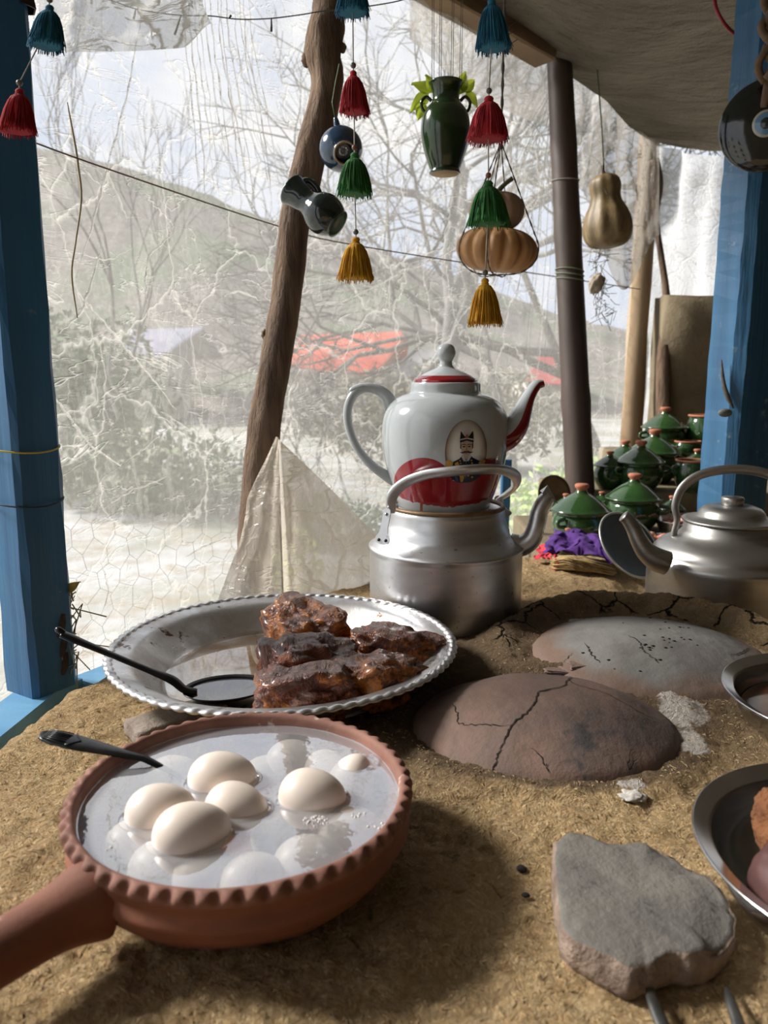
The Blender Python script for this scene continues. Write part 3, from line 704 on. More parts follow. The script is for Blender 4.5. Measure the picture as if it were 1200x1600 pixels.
for px, py, a, b, an, z, tilt, lb in EG:
    g = G(px, py, z if z < .06 else z+.002)
    if z < .06:   # keep inside the bowl
        d = Vector((g.x-bc.x, g.y-bc.y)); lim = .132-a*.95-(.01 if z < .04 else 0)
        if d.length > lim: d *= lim/d.length; g.x, g.y = bc.x+d.x, bc.y+d.y
    o = me('egg', *eggmesh(a, b), M_egg, None, True, loc=(g.x, g.y, z)); o.rotation_euler = (0, -tilt, an); tag(o, lb, 'egg', 'eggs in the clay bowl')
v, f = lathe([(.0, 0), (.05, 0), (.1, 0), (.1335, 0.0), (.1350, .0012)], 96, cap=False)
# meniscus bumps around the floating eggs
nv = []
eg = [(G(e[0], e[1], e[5]+.002), e) for e in EG[:6]]
def wz(x, y): 
    z = 0
    for g, e in eg:
        dx, dy = x-g.x, y-g.y; ca, sa = math.cos(e[4]), math.sin(e[4]); u, w_ = dx*ca+dy*sa, -dx*sa+dy*ca
        a_, b_ = (e[2], e[3]) if not e[6] else (.014, .012)
        q = math.hypot(u/a_, w_/b_); z += .0022*math.exp(-((q-.98)/.09)**2)*(1 if not e[6] else 1.0)
    return z
NR, NA = 90, 200; v = [(0, 0, wz(bc.x, bc.y))]; f = []
for j in range(1, NR+1):
    for i in range(NA):
        a = 2*PI*i/NA; r = .1350*j/NR; x, y = r*math.cos(a), r*math.sin(a); v.append((x, y, wz(x+bc.x, y+bc.y)+(.0015 if j == NR else 0)))
for i in range(NA): f.append((0, 1+i, 1+(i+1) % NA))
for j in range(NR-1):
    for i in range(NA): k = (i+1) % NA; f.append((1+j*NA+i, 1+(j+1)*NA+i, 1+(j+1)*NA+k, 1+j*NA+k))
o = me('water', v, f, M_water, None, True, loc=(bc.x, bc.y, WZ)); tag(o, 'cloudy water filling the terracotta bowl around the eggs', 'water', kind='stuff')
# froth clusters
M_froth = P('froth', (.75, .74, .72), rough=.15, bst=0)
for px, py, n_, sp, lb in ((493, 1283, 60, .008, 'white froth cluster in front of the single floating egg'), (590, 1292, 14, .006, 'small froth by the right rim of the bowl'), (560, 1274, 10, .005, 'tiny froth above the tan sunken egg'), (172, 1327, 8, .003, 'speck of froth near the left rim of the bowl')):
    g = G(px, py, WZ); V, F = [], []
    for k in range(n_):
        a, r_ = rnd.uniform(0, 2*PI), sp*math.sqrt(rnd.random()); q = g+Vector((r_*math.cos(a)*1.3, r_*math.sin(a), 0)); s = rnd.uniform(.0005, .0013)
        V, F = join((V, F), ico(1, 1, lambda c: q-g+c*s))
    o = me('froth', V, F, M_froth, None, True, loc=g); tag(o, lb, 'froth', kind='stuff')
# spoon standing in the bowl (flared black handle)
a, b = G(92, 1152, .088), G(240, 1187, .072); T = (b-a); ln = T.length; T.normalize(); sd = T.cross(Vector((0, 0, 1))).normalized(); up_ = sd.cross(T)
t = thing('table_spoon', 'black spoon with flared shell tipped handle leaning over the rim of the egg bowl', 'spoon', a)
V, F = [], []
secs = [(-.018, .003), (-.016, .008), (-.011, .0105), (-.006, .0118), (0, .0138), (.006, .0125), (.012, .0138), (.018, .0132), (.030, .012), (.055, .0085), (.085, .0055), (.115, .0038), (.14, .0035), (.165, .004)]
for i, (s, wd) in enumerate(secs):
    dz = -.00 if s < .1 else -(s-.1)*.55
    for k in range(10):
        an = 2*PI*k/10; cx_, cz_ = math.cos(an)*wd, math.sin(an)*.0013-.0012*(math.cos(an))**2
        V.append(T*s+sd*cx_+up_*(cz_+dz))
for i in range(len(secs)-1):
    for k in range(10): l = (k+1) % 10; F.append((i*10+k, i*10+l, (i+1)*10+l, (i+1)*10+k))
F += [tuple(range(10))[::-1], tuple((len(secs)-1)*10+k for k in range(10))]
me('handle', V, F, M_black, t)
for k in range(7):
    w_ = (k-3)*.0030; me('ridge', *tube([T*-.013+sd*w_*.8+up_*.0012, T*.0+sd*w_+up_*.0016, T*.010+sd*w_*1.0+up_*.0014], .0005, 5), M_black, t)
me('ridge', *tube([T*.012+sd*.0115+up_*.0012, T*.022+up_*.0016, T*.012-sd*.0115+up_*.0012], .0006, 5), M_black, t)
sb = T*.185+up_*-.065
def spfn(c): return sb+T*(c.x*.026)+sd*(c.y*.017)+up_*((-.006*(1-c.x**2-c.y**2) if c.z < 0 else -.0045*(1-c.x**2-c.y**2)))
me('spoon_bowl', *ico(1, 3, spfn), M_black, t)

# ================================================================= PLATTER
pc = Vector((-.140, 1.030, .004)); PR = .236
t = thing('platter', 'wide battered silver platter with rope edged rim behind the egg bowl', 'platter', pc)
prof = [(0, .004), (.16, .004), (.172, .006), (.19, .022), (.205, .038), (.212, .0435), (.226, .0465), (.232, .0475)]
inner = [(.232, .0500), (.226, .0490), (.213, .0462), (.203, .0405), (.186, .024), (.169, .0085), (.16, .0068), (.08, .0066), (0, .0066)]
q = [(p[0], p[1]) for p in cr([(a, b, 0) for a, b in prof], 3)]+[(max(0, p[0]), p[1]) for p in cr([(a, b, 0) for a, b in inner], 3)]
v, f = lathe(q, 160, lambda a, r, z, j: (r+.0012*math.sin(3*a+1)*(r/.2)+.0008*fb(math.cos(a), math.sin(a), z*9, 2, 3), z+.0006*fb(r*math.cos(a), r*math.sin(a), 0, 20, 3)), cap=False)
me('platter_body', v, f, M_aluf, t)
NG = 84; V = []; F = []; NSg = NG*8; cn = 12
for i in range(NSg):
    a = 2*PI*i/NSg; R0 = PR-.001+.0012*math.sin(3*a+1)
    for k in range(cn):
        ph = 2*PI*k/cn; s = .5+.5*math.cos(NG*a+1.4*math.cos(ph)); r = .0048*(.62+.42*s**.6)
        V.append(((R0+r*math.cos(ph)*1.35)*math.cos(a), (R0+r*math.cos(ph)*1.35)*math.sin(a), .0490+r*math.sin(ph)*.85))
for i in range(NSg):
    for k in range(cn): j = (i+1) % NSg; l = (k+1) % cn; F.append((i*cn+k, j*cn+k, j*cn+l, i*cn+l))
me('rope_rim', V, F, M_aluw, t)
# syrup
m_, t_ = newmat('syrup')
fz = facing(t_, .05, 3.)
cc = mixc(t_, ramp(t_, noise_(t_, 9, 4, .6), .40, .62), (.95, .92, .88), (.62, .40, .16))
gl = nd(t_, 'BsdfGlossy', {'Roughness': .02, 'Color': (1, 1, 1, 1)}); trn = nd(t_, 'BsdfTransparent', {'Color': cc})
mx = nd(t_, 'MixShader', {0: mth(t_, 'ADD', fz, .06), 1: trn.outputs[0], 2: gl.outputs[0]}); nd(t_, 'OutputMaterial', {'Surface': mx.outputs[0]})
v, f = lathe([(.165, 0), (.10, 0), (0, 0)], 90, lambda a, r, z, j: (r*(1+.05*n3(math.cos(a)*2, math.sin(a)*2, 5)) if j == 0 else r, z), cap=False)
o = me('syrup', v, f, m_, None, True, loc=(pc.x, pc.y, pc.z+.0092)); tag(o, 'thin amber syrup pooled on the floor of the silver platter', 'syrup', kind='stuff')
# roasted pumpkin pieces
def m_char(name, seed, org):
    m, t2 = newmat(name); g = nd(t2, 'TexCoord').outputs['Object']; g = nd(t2, 'Mapping', {'Vector': g, 'Location': (seed, 0, 0)}).outputs[0]
    zc = nd(t2, 'SeparateXYZ', {0: nd(t2, 'NewGeometry').outputs['Normal']}).outputs[2]
    n1 = noise_(t2, 34, 6, .7, vec=g, stretch=(1, .35, 1), dist=.6); n2 = noise_(t2, 90, 5, .7, vec=g)
    c = mixc(t2, ramp(t2, n1, .38, .58), (.075, .018, .010), (.27, .06, .014))
    c = mixc(t2, ramp(t2, mth(t2, 'ADD', n1, mth(t2, 'MULTIPLY', n2, .3)), .66-org, .78-org), c, (.62, .20, .02))
    c = mixc(t2, mth(t2, 'MULTIPLY', ramp(t2, mth(t2, 'ADD', mth(t2, 'MULTIPLY', zc, .35), n1), .66+org*.5, .86+org*.5), .85), c, (.035, .026, .026))
    b = nd(t2, 'Bump', {'Strength': 1., 'Distance': .014, 'Height': mth(t2, 'ADD', n1, mth(t2, 'MULTIPLY', n2, .5))})
    p = nd(t2, 'BsdfPrincipled', {'Base Color': c, 'Roughness': .3, 'Coat Weight': .5, 'Coat Roughness': .2, 'Normal': b.outputs[0]}); nd(t2, 'OutputMaterial', {'Surface': p.outputs[0]}); return m
def piece(loc, sx, sy, sz, rot, seed, org, lb, pinch=.3):
    def fn(c):
        q = Vector([math.copysign(abs(e)**.78, e) for e in c]); k = 1.04+.34*fb(c.x+seed, c.y+seed*.7, c.z, 1.5, 5)+.05*abs(fb(c.x*1.5, c.y*5, c.z*5+seed, 1.6, 3))
        x, y, z = q.x*k, q.y*k, q.z*k
        y *= 1-pinch*x*.6; z *= 1-pinch*y*.5
        z += .10*math.sin(x*14+seed)*max(0, z)*.35 + .06*fb(x, y, seed, 5, 3)
        return Vector((x*sx, y*sy, z*sz))
    o = me('roasted_pumpkin', *ico(1, 5, fn), m_char('charred_pumpkin', seed*3.1, org), None, True, loc=loc); o.rotation_euler = rot
    tag(o, lb, 'food', 'roasted pumpkin pieces on the platter')
def loc_(px, py, z): g = G(px, py, z); return (g.x, g.y, z)
piece(loc_(488, 985, .050), .066, .046, .042, (.25, .15, -.65), 1.3, .07, 'orange edged roasted pumpkin wedge at the back of the heap, leaning up', .5)
piece(loc_(484, 1035, .043), .062, .040, .032, (.2, .05, .15), 2.6, -.02, 'blackened roasted pumpkin piece in the middle of the heap, behind the front left one')
piece(loc_(478, 1078, .041), .058, .036, .029, (.15, 0, -.05), 3.9, .0, 'front left roasted pumpkin piece beside the spoon bowl')
piece(loc_(618, 1014, .043), .058, .038, .031, (.15, .08, -.3), 5.2, .04, 'roasted pumpkin piece at the right rim of the platter, at the back')
piece(loc_(592, 1058, .042), .056, .034, .028, (.12, 0, .3), 6.5, .07, 'front right roasted pumpkin piece near the platter rim')
# big spoon lying in the platter
ex, ey = W(97, 991, .965), G(292, 1072, .034)
t = thing('serving_spoon', 'large black spoon lying in the platter, its handle over the left rim', 'spoon', ey)
bcn = G(352, 1080, .022)-ey
hd = (ex-ey)
pts = [(*(hd*1.0), .0075), (*(hd*.93), .0080), (*(hd*.8), .0068), (*(hd*.55), .0060), (*(hd*.30), .0062), (*(hd*.12), .0085), (*(hd*.02+Vector((0, 0, -.006))), .0075), (*(bcn*.25+Vector((0, 0, -.006))), .006)]
me('handle', *stube(pts, 14, 6, flat=(.55, 1.0)), M_black, t)
me('handle_hook', *stube([(*(hd*.985+Vector((0, 0, .002))), .004), (*(hd*1.03+Vector((0, 0, .004))), .0042), (*(hd*1.045+Vector((.0, .003, .001))), .002)], 8, 5), M_black, t)
ang = math.atan2(bcn.y, bcn.x)
v = []; f = []; NRr, NAa = 12, 48
for layer in (0, 1):
    for j in range(NRr+1):
        q = j/NRr
        for i in range(NAa):
            a = 2*PI*i/NAa; x = .056*q*math.cos(a)*(1+.05*math.cos(a)); y = .036*q*math.sin(a); z = -.014*(1-q**2.4) - (.0016 if layer else 0)
            v.append(Vector((x, y, z)))
Mz = Matrix.Translation(bcn+Vector((0, 0, .006))) @ Matrix.Rotation(ang+.0, 4, 'Z') @ Matrix.Rotation(.06, 4, 'X')
nL = (NRr+1)*NAa
for layer in (0, 1):
    for j in range(NRr):
        for i in range(NAa): k = (i+1) % NAa; q = (layer*nL+j*NAa+i, layer*nL+j*NAa+k, layer*nL+(j+1)*NAa+k, layer*nL+(j+1)*NAa+i); f.append(q if layer == 0 else q[::-1])
for i in range(NAa): k = (i+1) % NAa; f.append((NRr*NAa+i, NRr*NAa+k, nL+NRr*NAa+k, nL+NRr*NAa+i))
me('spoon_bowl', *xf((v, f), Mz), M_black, t)
o = me('syrup_in_spoon', *xf(lathe([(.044, 0), (.03, 0), (0, 0)], 40, lambda a, r, z, j: (r*(1-.18*abs(math.sin(a))**2), -.004), cap=False), Mz @ Matrix.Scale(1, 4)), m_, t); o['kind'] = 'stuff'
# wooden wedge under the platter
a, b = G(196, 1142, .008), G(330, 1098, .008); T = (b-a); c_ = (a+b)/2
v, f = box(T.length, .045, .018, 0, sub=5, amp=.006); o = me('stone_bar', v, f, P('worn_bar', (.30, .255, .21), (.17, .13, .10), 22, .9, bs=70, bst=.8, bd=.005, spots=((.05, .035, .03), 30, .66)), None, True, loc=(c_.x+.012, c_.y-.012, top(c_.x, c_.y)+.008)); o.rotation_euler = (0, 0, math.atan2(T.y, T.x)); tag(o, 'worn grey brown bar poking out from under the platter, behind the egg bowl', 'bar')

# ================================================================= KETTLE 1 + TEAPOT
kc = Vector((.109, 1.325, 0)); kc.z = top(kc.x, kc.y)
def spout(pts, n=20, flat=None, up=None): return stube(pts, n, 7, flat, up)
t = thing('kettle', 'big silver aluminium kettle in the centre with a teapot standing in its neck', 'kettle', kc)
R = .134; z0 = kc.z
prof = [(0, 0), (.126, 0), (.131, .002), (R, .006), (R, .05), (R, .118), (R+.0006, .124), (R+.0022, .1275), (R+.0018, .131), (R-.003, .134), (R-.012, .141), (R-.020, .148), (R-.023, .153), (R-.0235, .160), (.106, .168), (.1035, .176), (.102, .190), (.1015, .197), (.099, .199), (.096, .197), (.094, .185), (.10, .14), (.10, .02), (0, .02)]
me('kettle_body', *lathe(prof, 96, lambda a, r, z, j: (r*(1+.002*n3(math.cos(a)*2, math.sin(a)*2, z*8)) if 0 < j < 20 else r, z), cap=False), M_alu, t)
me('neck_ring', *tube([(.0985*math.cos(2*PI*i/90), .0985*math.sin(2*PI*i/90), .200) for i in range(90)], .0042, 10, closed=True), M_ring, t)
AX = Vector((math.cos(.55), math.sin(.55), 0)); FW = Vector((math.sin(.55), -math.cos(.55), 0))
def kl(px, py, D): return W(px, py, D)-kc
hp = [kl(611, 801, 1.262), kl(613, 775, 1.252), kl(632, 755, 1.240), kl(665, 742, 1.222), kl(700, 737, 1.208), kl(735, 734, 1.204), kl(768, 733, 1.222), kl(792, 736, 1.262), kl(806, 745, 1.31), kl(806, 758, 1.36), kl(793, 771, 1.395), kl(778, 780, 1.412)]
pp = [(*p, .0092) for p in hp]; pp[0] = (*hp[0], .007); pp[-1] = (*hp[-1], .007)
me('handle', *stube(pp, 14, 8, flat=(.62, 1.05), up=Vector((0, 0, 1))), M_alu, t)
def lug(p_top, p_bot, out, rivets, name='lug'):
    # flat strap from handle end to the shoulder plate
    out = Vector(out).normalized(); T = (p_bot-p_top).normalized(); s = T.cross(out).normalized(); L_ = (p_bot-p_top).length
    sec = [(-.006, .002), (-.004, .0055), (0, .0068), (.006, .0070), (L_*.5, .0062), (L_*.72, .008), (L_*.86, .0125), (L_*.98, .0140), (L_*1.06, .011), (L_*1.10, .004)]
    V = []; F = []
    for u, wd in sec:
        for o_ in (-.0011, .0011): V += [p_top+T*u-s*wd+out*o_, p_top+T*u+s*wd+out*o_]
    for i in range(len(sec)-1):
        a = i*4; F += [(a, a+1, a+5, a+4), (a+2, a+6, a+7, a+3), (a, a+4, a+6, a+2), (a+1, a+3, a+7, a+5)]
    F += [(0, 2, 3, 1), (len(sec)*4-4, len(sec)*4-3, len(sec)*4-1, len(sec)*4-2)]
    l = me(name, V, F, M_alu, t, False)
    for u, w_ in ((.004, 0), (L_*.95, -.007), (L_*.97, .006)):
        q = p_top+T*u+s*w_+out*.0018; me('rivet', *ico(1, 2, lambda c: q+Vector(c)*.0028), M_wire if u > .01 else M_alu, l)
tp, bt = kl(605, 800, 1.25), kl(597, 846, 1.252)
lug(tp, bt, (-.45, -.80, .35), 3)
tp, bt = kl(778, 779, 1.41), kl(789, 805, 1.42); lug(tp, bt, (.25, .85, .3), 3)
sp = [(*kl(800, 852, 1.345), .021), (*kl(816, 852, 1.34), .0190), (*kl(830, 842, 1.335), .0172), (*kl(838, 822, 1.33), .0155), (*kl(843, 800, 1.33), .0150), (*kl(852, 783, 1.33), .0145), (*kl(859, 775, 1.33), .0125)]
me('spout', *spout(sp), M_alu, t)
tp_ = kl(858, 772, 1.33)
me('spout_lip', [tp_+Vector(x) for x in ((-.014, .012, .004), (-.014, -.012, .004), (.014, -.010, -.016), (.014, .010, -.016), (-.003, .0, .016))], [(0, 1, 4), (1, 2, 4), (2, 3, 4), (3, 0, 4)], M_alu, t, False)

# teapot --------------------------------------------------------
tz = z0+.196; tcn = Vector((.105, 1.325, tz)); U = .00111
def m_porcelain():
    m, t2 = newmat('painted_porcelain'); g = nd(t2, 'TexCoord').outputs['Object']; s = nd(t2, 'SeparateXYZ', {0: g}); x, y, z = s.outputs
    def el(cx, cz, a, b, wob=.04):
        d = mth(t2, 'ADD', mth(t2, 'POWER', mth(t2, 'DIVIDE', mth(t2, 'SUBTRACT', x, cx), a), 2), mth(t2, 'POWER', mth(t2, 'DIVIDE', mth(t2, 'SUBTRACT', z, cz), b), 2))
        return d
    gt = lambda a, b: mth(t2, 'GREATER_THAN', a, b); lt = lambda a, b: mth(t2, 'LESS_THAN', a, b)
    n = noise_(t2, 60, 3, .6, vec=g)
    l1 = lt(el(-.0405, .052, .0475, .046), 1.); l2 = lt(el(.0660, .050, .034, .046), 1.)
    band = lt(z, .061); red = mth(t2, 'MAXIMUM', mth(t2, 'MAXIMUM', l1, l2), mth(t2, 'MULTIPLY', band, mth(t2, 'MULTIPLY', gt(x, -.060), lt(x, .080))))
    ex = mth(t2, 'MULTIPLY', mth(t2, 'POWER', mth(t2, 'ABSOLUTE', x), 2), 1.5)
    red = mth(t2, 'MULTIPLY', red, gt(mth(t2, 'SUBTRACT', mth(t2, 'ADD', z, mth(t2, 'MULTIPLY', n, .012)), ex), .022))
    # drip
    red = mth(t2, 'MAXIMUM', red, mth(t2, 'MULTIPLY', lt(mth(t2, 'ABSOLUTE', mth(t2, 'ADD', x, .043)), .0022), lt(mth(t2, 'ABSOLUTE', mth(t2, 'SUBTRACT', z, .016)), .010)))
    # faint gold scrolls
    v2 = nd(t2, 'TexVoronoi', {'Vector': g, 'Scale': 34}, feature='F1', distance='EUCLIDEAN').outputs['Distance']
    sc = ramp(t2, mth(t2, 'ABSOLUTE', mth(t2, 'SUBTRACT', v2, .42)), .02, .0)
    msk = ramp(t2, noise_(t2, 16, 2, .5, vec=g), .52, .56)
    c = mixc(t2, ramp(t2, noise_(t2, 12, 5, .6, vec=g), .4, .7), (.42, .455, .47), (.36, .39, .41))
    c = mixc(t2, mth(t2, 'MULTIPLY', mth(t2, 'MULTIPLY', sc, msk), .28), c, (.32, .28, .2))
    rc = mixc(t2, mth(t2, 'MULTIPLY', sc, .5), (.27, .014, .022), (.08, .01, .01))
    c = mixc(t2, red, c, rc)
    low = ramp(t2, z, .020, -.0); c = mixc(t2, mth(t2, 'MULTIPLY', low, .5), c, (.4, .33, .25))
    p = nd(t2, 'BsdfPrincipled', {'Base Color': c, 'Roughness': .12, 'Coat Weight': .5, 'Coat Roughness': .05}); nd(t2, 'OutputMaterial', {'Surface': p.outputs[0]}); return m
M_porc = m_porcelain()
M_white = P('porcelain', (.43, .465, .48), (.38, .41, .43), 12, .12, coat=.5, bst=0)
t = thing('teapot', 'white porcelain teapot with red lobes and an oval portrait, standing in the silver kettle', 'teapot', tcn)
TP = [(0, 0), (66, 0), (71, 3), (73, 8), (76, 18), (81, 32), (86, 48), (91, 64), (94.5, 82), (97, 100), (98, 118), (97, 134), (93.5, 148), (87, 160), (78, 169), (67, 175), (58, 178), (54.5, 180), (53.5, 184), (53.2, 192), (51.5, 195), (47, 195)]
TPc = [(p[0]*U, p[1]*U) for p in cr([(a, b, 0) for a, b in TP], 3)]; TPc = [(max(0, a), b) for a, b in TPc]
me('pot_body', *lathe(TPc, 96, cap=False), M_porc, t)
def pot_r(z):
    for (a, b), (c_, d_) in zip(TPc, TPc[1:]):
        if b <= z <= d_ and d_ > b: return a+(c_-a)*(z-b)/(d_-b)
    return .09
LP = [(0, 193), (47, 193), (48, 196), (47.5, 199), (44, 202), (36, 207), (26, 212), (16, 216), (11.5, 219), (10, 223), (9.5, 227), (11.5, 231), (14, 236), (14.5, 241), (13, 247), (8, 252), (0, 253.5)]
q = [(p[0]*U, p[1]*U) for p in cr([(a, b, 0) for a, b in LP], 3)]; q = [(max(0, a), b) for a, b in q]
k1 = [i for i, p in enumerate(q) if p[1] > 217*U][0]
v, f = lathe(q[:k1+1], 72, cap=False); mi = [1 if q[min(i//72, k1)][1] < 205*U and i//72 > 4 else 0 for i in range(len(f))]
ld = me('lid', v, f, [M_white, M_red], t, True, mi); me('lid_knob', *lathe(q[k1:], 40, cap=False), M_white, ld)
def tl(px, py, D=1.312): return W(px, py, D)-tcn
sp = [(*tl(770, 690, 1.315), .036), (*tl(792, 680), .0335), (*tl(806, 664), .029), (*tl(815, 645), .0225), (*tl(822, 628), .0175), (*tl(829, 614), .0145), (*tl(838, 602), .0125), (*tl(849, 599), .0085)]
v, f = stube(sp, 44, 14, (1, .72), Vector((0, 1, 0)))
mi = []
for q_ in f:
    c_ = sum((Vector(tuple(v[i])) for i in q_), Vector())/len(q_); 
    # centreline side test: upper-left strip stays white
    a_, b_, c2 = (Vector(tuple(v[i])) for i in q_[:3]); n_ = (b_-a_).cross(c2-a_)
    mi.append(0 if n_.normalized().dot(Vector((-.82, -.25, .52))) > .35 else 1)
mi2 = mi
me('spout', v, f, [M_white, M_red], t, True, mi2)
hp = [(612, 640, .0125), (606, 622, .0115), (592, 610, .0095), (572, 606, .0085), (555, 614, .0082), (545, 632, .0078), (543, 655, .0075), (549, 680, .0072), (561, 704, .0072), (580, 726, .0078), (600, 741, .0088), (616, 752, .0095)]
me('handle', *stube([(*tl(a, b, 1.325), r) for a, b, r in hp], 14, 6, flat=(1.0, .8)), M_white, t)
me('thumb_rest', *stube([(*tl(578, 606, 1.325), .006), (*tl(564, 606, 1.325), .0075), (*tl(551, 609, 1.325), .0055), (*tl(547, 614, 1.325), .003)], 10, 5), M_white, t)
# --- oval portrait: flat transfers following the glaze
def surf(x, z, off):
    r = pot_r(max(0.0, z))+off; rho = Vector((.0, -1, 0)); return (x, -math.sqrt(max(1e-6, r*r-x*x)), z)
mx_, mz_ = .0262, .1085
def rot_decal(x, z): return x+mx_, z+mz_
def decal(name, poly, col, off, parent, sub=3, rough=.2):
    bm = bmesh.new(); vs = [bm.verts.new((x*U, 0, z*U)) for x, z in poly]; bm.faces.new(vs)
    bmesh.ops.triangulate(bm, faces=bm.faces[:]); 
    for _ in range(sub):
        ed = [e for e in bm.edges if e.calc_length() > .004]
        if ed: bmesh.ops.subdivide_edges(bm, edges=ed, cuts=1); bmesh.ops.triangulate(bm, faces=bm.faces[:])
    v = []
    for q in bm.verts: x, z = rot_decal(q.co.x, q.co.z); v.append(surf(x, z, off))
    bm.verts.index_update(); f = [tuple(a.index for a in q.verts) for q in bm.faces]; bm.free()
    m = col if isinstance(col, bpy.types.Material) else P('paint_'+name, col, tuple(c*.9 for c in col), rough=rough, bst=0)
    return me(name, v, f, m, parent, True)
def oval(a, b, cx=0, cz=0, n=48): return [(cx+a*math.cos(2*PI*i/n), cz+b*math.sin(2*PI*i/n)) for i in range(n)]
m_, t_ = newmat('portrait_ground'); s = nd(t_, 'SeparateXYZ', {0: nd(t_, 'TexCoord').outputs['Object']})
d_ = mth(t_, 'ADD', mth(t_, 'POWER', mth(t_, 'DIVIDE', mth(t_, 'SUBTRACT', s.outputs[0], mx_), .032*1.0), 2), mth(t_, 'POWER', mth(t_, 'DIVIDE', mth(t_, 'SUBTRACT', s.outputs[2], mz_+.002), .049), 2))
cc = mixc(t_, ramp(t_, d_, .45, 1.1), (.66, .63, .57), (.13, .07, .035))
p = nd(t_, 'BsdfPrincipled', {'Base Color': cc, 'Roughness': .15, 'Coat Weight': .4}); nd(t_, 'OutputMaterial', {'Surface': p.outputs[0]})
md = decal('portrait_medallion', oval(31, 45.5), m_, .0006, t, 5); md['label'] = 'oval portrait of a moustached man in a black hat and gold trimmed dark uniform'
GOLD = P('gold_paint', (.50, .27, .04), (.40, .20, .03), 60, .35, bst=0); NAVY = P('navy_paint', (.008, .012, .03), rough=.3, bst=0); INK = P('ink', (.006, .006, .008), rough=.3, bst=0); SKIN = P('skin_paint', (.44, .31, .23), (.36, .24, .17), 90, .3, bst=0)
PLUM = P('plume_paint', (.50, .49, .46), rough=.4, bst=0); BLU = P('sash_paint', (.02, .09, .28), rough=.3, bst=0)
decal('uniform', [(-30, -14), (-20, -15), (-10, -10), (-5, -4), (5, -4), (10, -9), (20, -14), (29, -15), (30, -22), (26, -32), (19, -41), (8, -46), (-8, -46), (-19, -41), (-26, -32), (-30, -22)], NAVY, .0009, md)
decal('epaulette', [(-30.5, -13), (-24, -12), (-19, -15), (-20, -21), (-24, -24), (-29, -23)], GOLD, .0012, md); decal('epaulette', [(29.5, -14), (24, -13), (19, -16), (20, -21), (24, -24), (28, -23)], GOLD, .0012, md)
decal('collar', [(-8, -6), (-5, -3), (0, -14), (5, -3), (8, -6), (3, -15), (0, -17), (-3, -15)], PLUM, .0012, md)
decal('sash', [(-20, -25), (-17, -23), (-10, -44), (-14, -43)], BLU, .0011, md); decal('sash', [(16, -18), (20, -17), (2, -38), (-2, -41), (0, -37)], BLU, .0011, md)
for pl in ([(-17, -17), (-12, -14), (-2, -38), (-4, -45), (-7, -45), (-9, -35)], [(-6, -22), (-2, -20), (2, -23), (3, -28), (0, -31), (-5, -29)]): decal('gold_braid', pl, GOLD, .0013, md, 2)
for cx_, cz_, r_ in ((12, -26, 2.2), (8, -31, 2.2), (16, -22, 1.8), (4, -35, 1.8), (-14, -28, 1.8), (10, -38, 1.6), (-9, -13, 1.2), (-8, -17, 1.2), (8, -13, 1.2), (9, -17, 1.2), (-1, -34, 2.4)): decal('medal', oval(r_, r_, cx_, cz_, 10), GOLD, .0014, md, 0)
decal('neck', [(-5, 2), (5, 2), (5, -4), (0, -12), (-5, -4)], SKIN, .00115, md)
decal('face', oval(8.3, 12, 0, 6, 28), SKIN, .0013, md)
decal('hair', [(-9.5, 12), (-8, 14), (-8, 4), (-9.5, 5)], INK, .0014, md, 1); decal('hair', [(9.5, 12), (8, 14), (8, 4), (9.5, 5)], INK, .0014, md, 1)
decal('hat', [(-10, 13), (-10, 18), (-9, 30), (-3, 22), (0, 19), (3, 22), (9, 30), (10, 18), (10, 13), (0, 16)], INK, .0016, md, 3)
decal('hat_band', [(-9.8, 16.5), (0, 18.6), (9.8, 16.5), (9.8, 18.2), (0, 20.4), (-9.8, 18.2)], PLUM, .0018, md, 2)
for k in range(-4, 5):
    a = k*.16; decal('plume', [(-.3, 21), (.3, 21), (19*math.sin(a)+.35, 21+19*math.cos(a)), (19*math.sin(a)-.35, 21+19*math.cos(a))], PLUM, .0017, md, 2)
decal('hat_jewel', oval(2.2, 2.6, 0, 22, 12), P('jewel_paint', (.35, .08, .03), bst=0), .0019, md, 0)
for s_ in (-1, 1):
    decal('eyebrow', [(s_*.6, 10), (s_*3, 11.6), (s_*7, 10.4), (s_*7, 9.7), (s_*3, 10.4), (s_*.6, 9)][::s_], INK, .0016, md, 1)
    decal('eye', oval(2.0, 1.0, s_*3.9, 7.4, 10), INK, .0016, md, 0)
    decal('moustache', [(0, .4), (s_*2.5, 1.4), (s_*6, -.6), (s_*10, -.3), (s_*6.5, -2.4), (s_*2, -1.6), (0, -1.4)][::s_], INK, .0017, md, 1)
decal('nose', [(-1.3, 2.2), (0, 8), (.4, 8), (1.3, 2.2), (0, 1.4)], P('skin_shadow_paint', (.30, .19, .13), bst=0), .0015, md, 1)
decal('mouth', oval(1.9, .6, 0, -2.8, 10), P('lip_paint', (.30, .08, .06), bst=0), .0016, md, 0)
decal('bow_tie', [(-3, -13), (0, -14.5), (3, -13), (3, -18), (0, -16), (-3, -18)], INK, .0015, md, 1)
for k in range(-2, 3):
    a = k*.32; decal('gilt_ray', [(6*math.sin(a)-.3, 50+6*math.cos(a)), (6*math.sin(a)+.3, 50+6*math.cos(a)), (15*math.sin(a)+.35, 50+14*math.cos(a)), (15*math.sin(a)-.35, 50+14*math.cos(a))], P('faded_gilt', (.36, .37, .36), bst=0), .0006, t, 2)

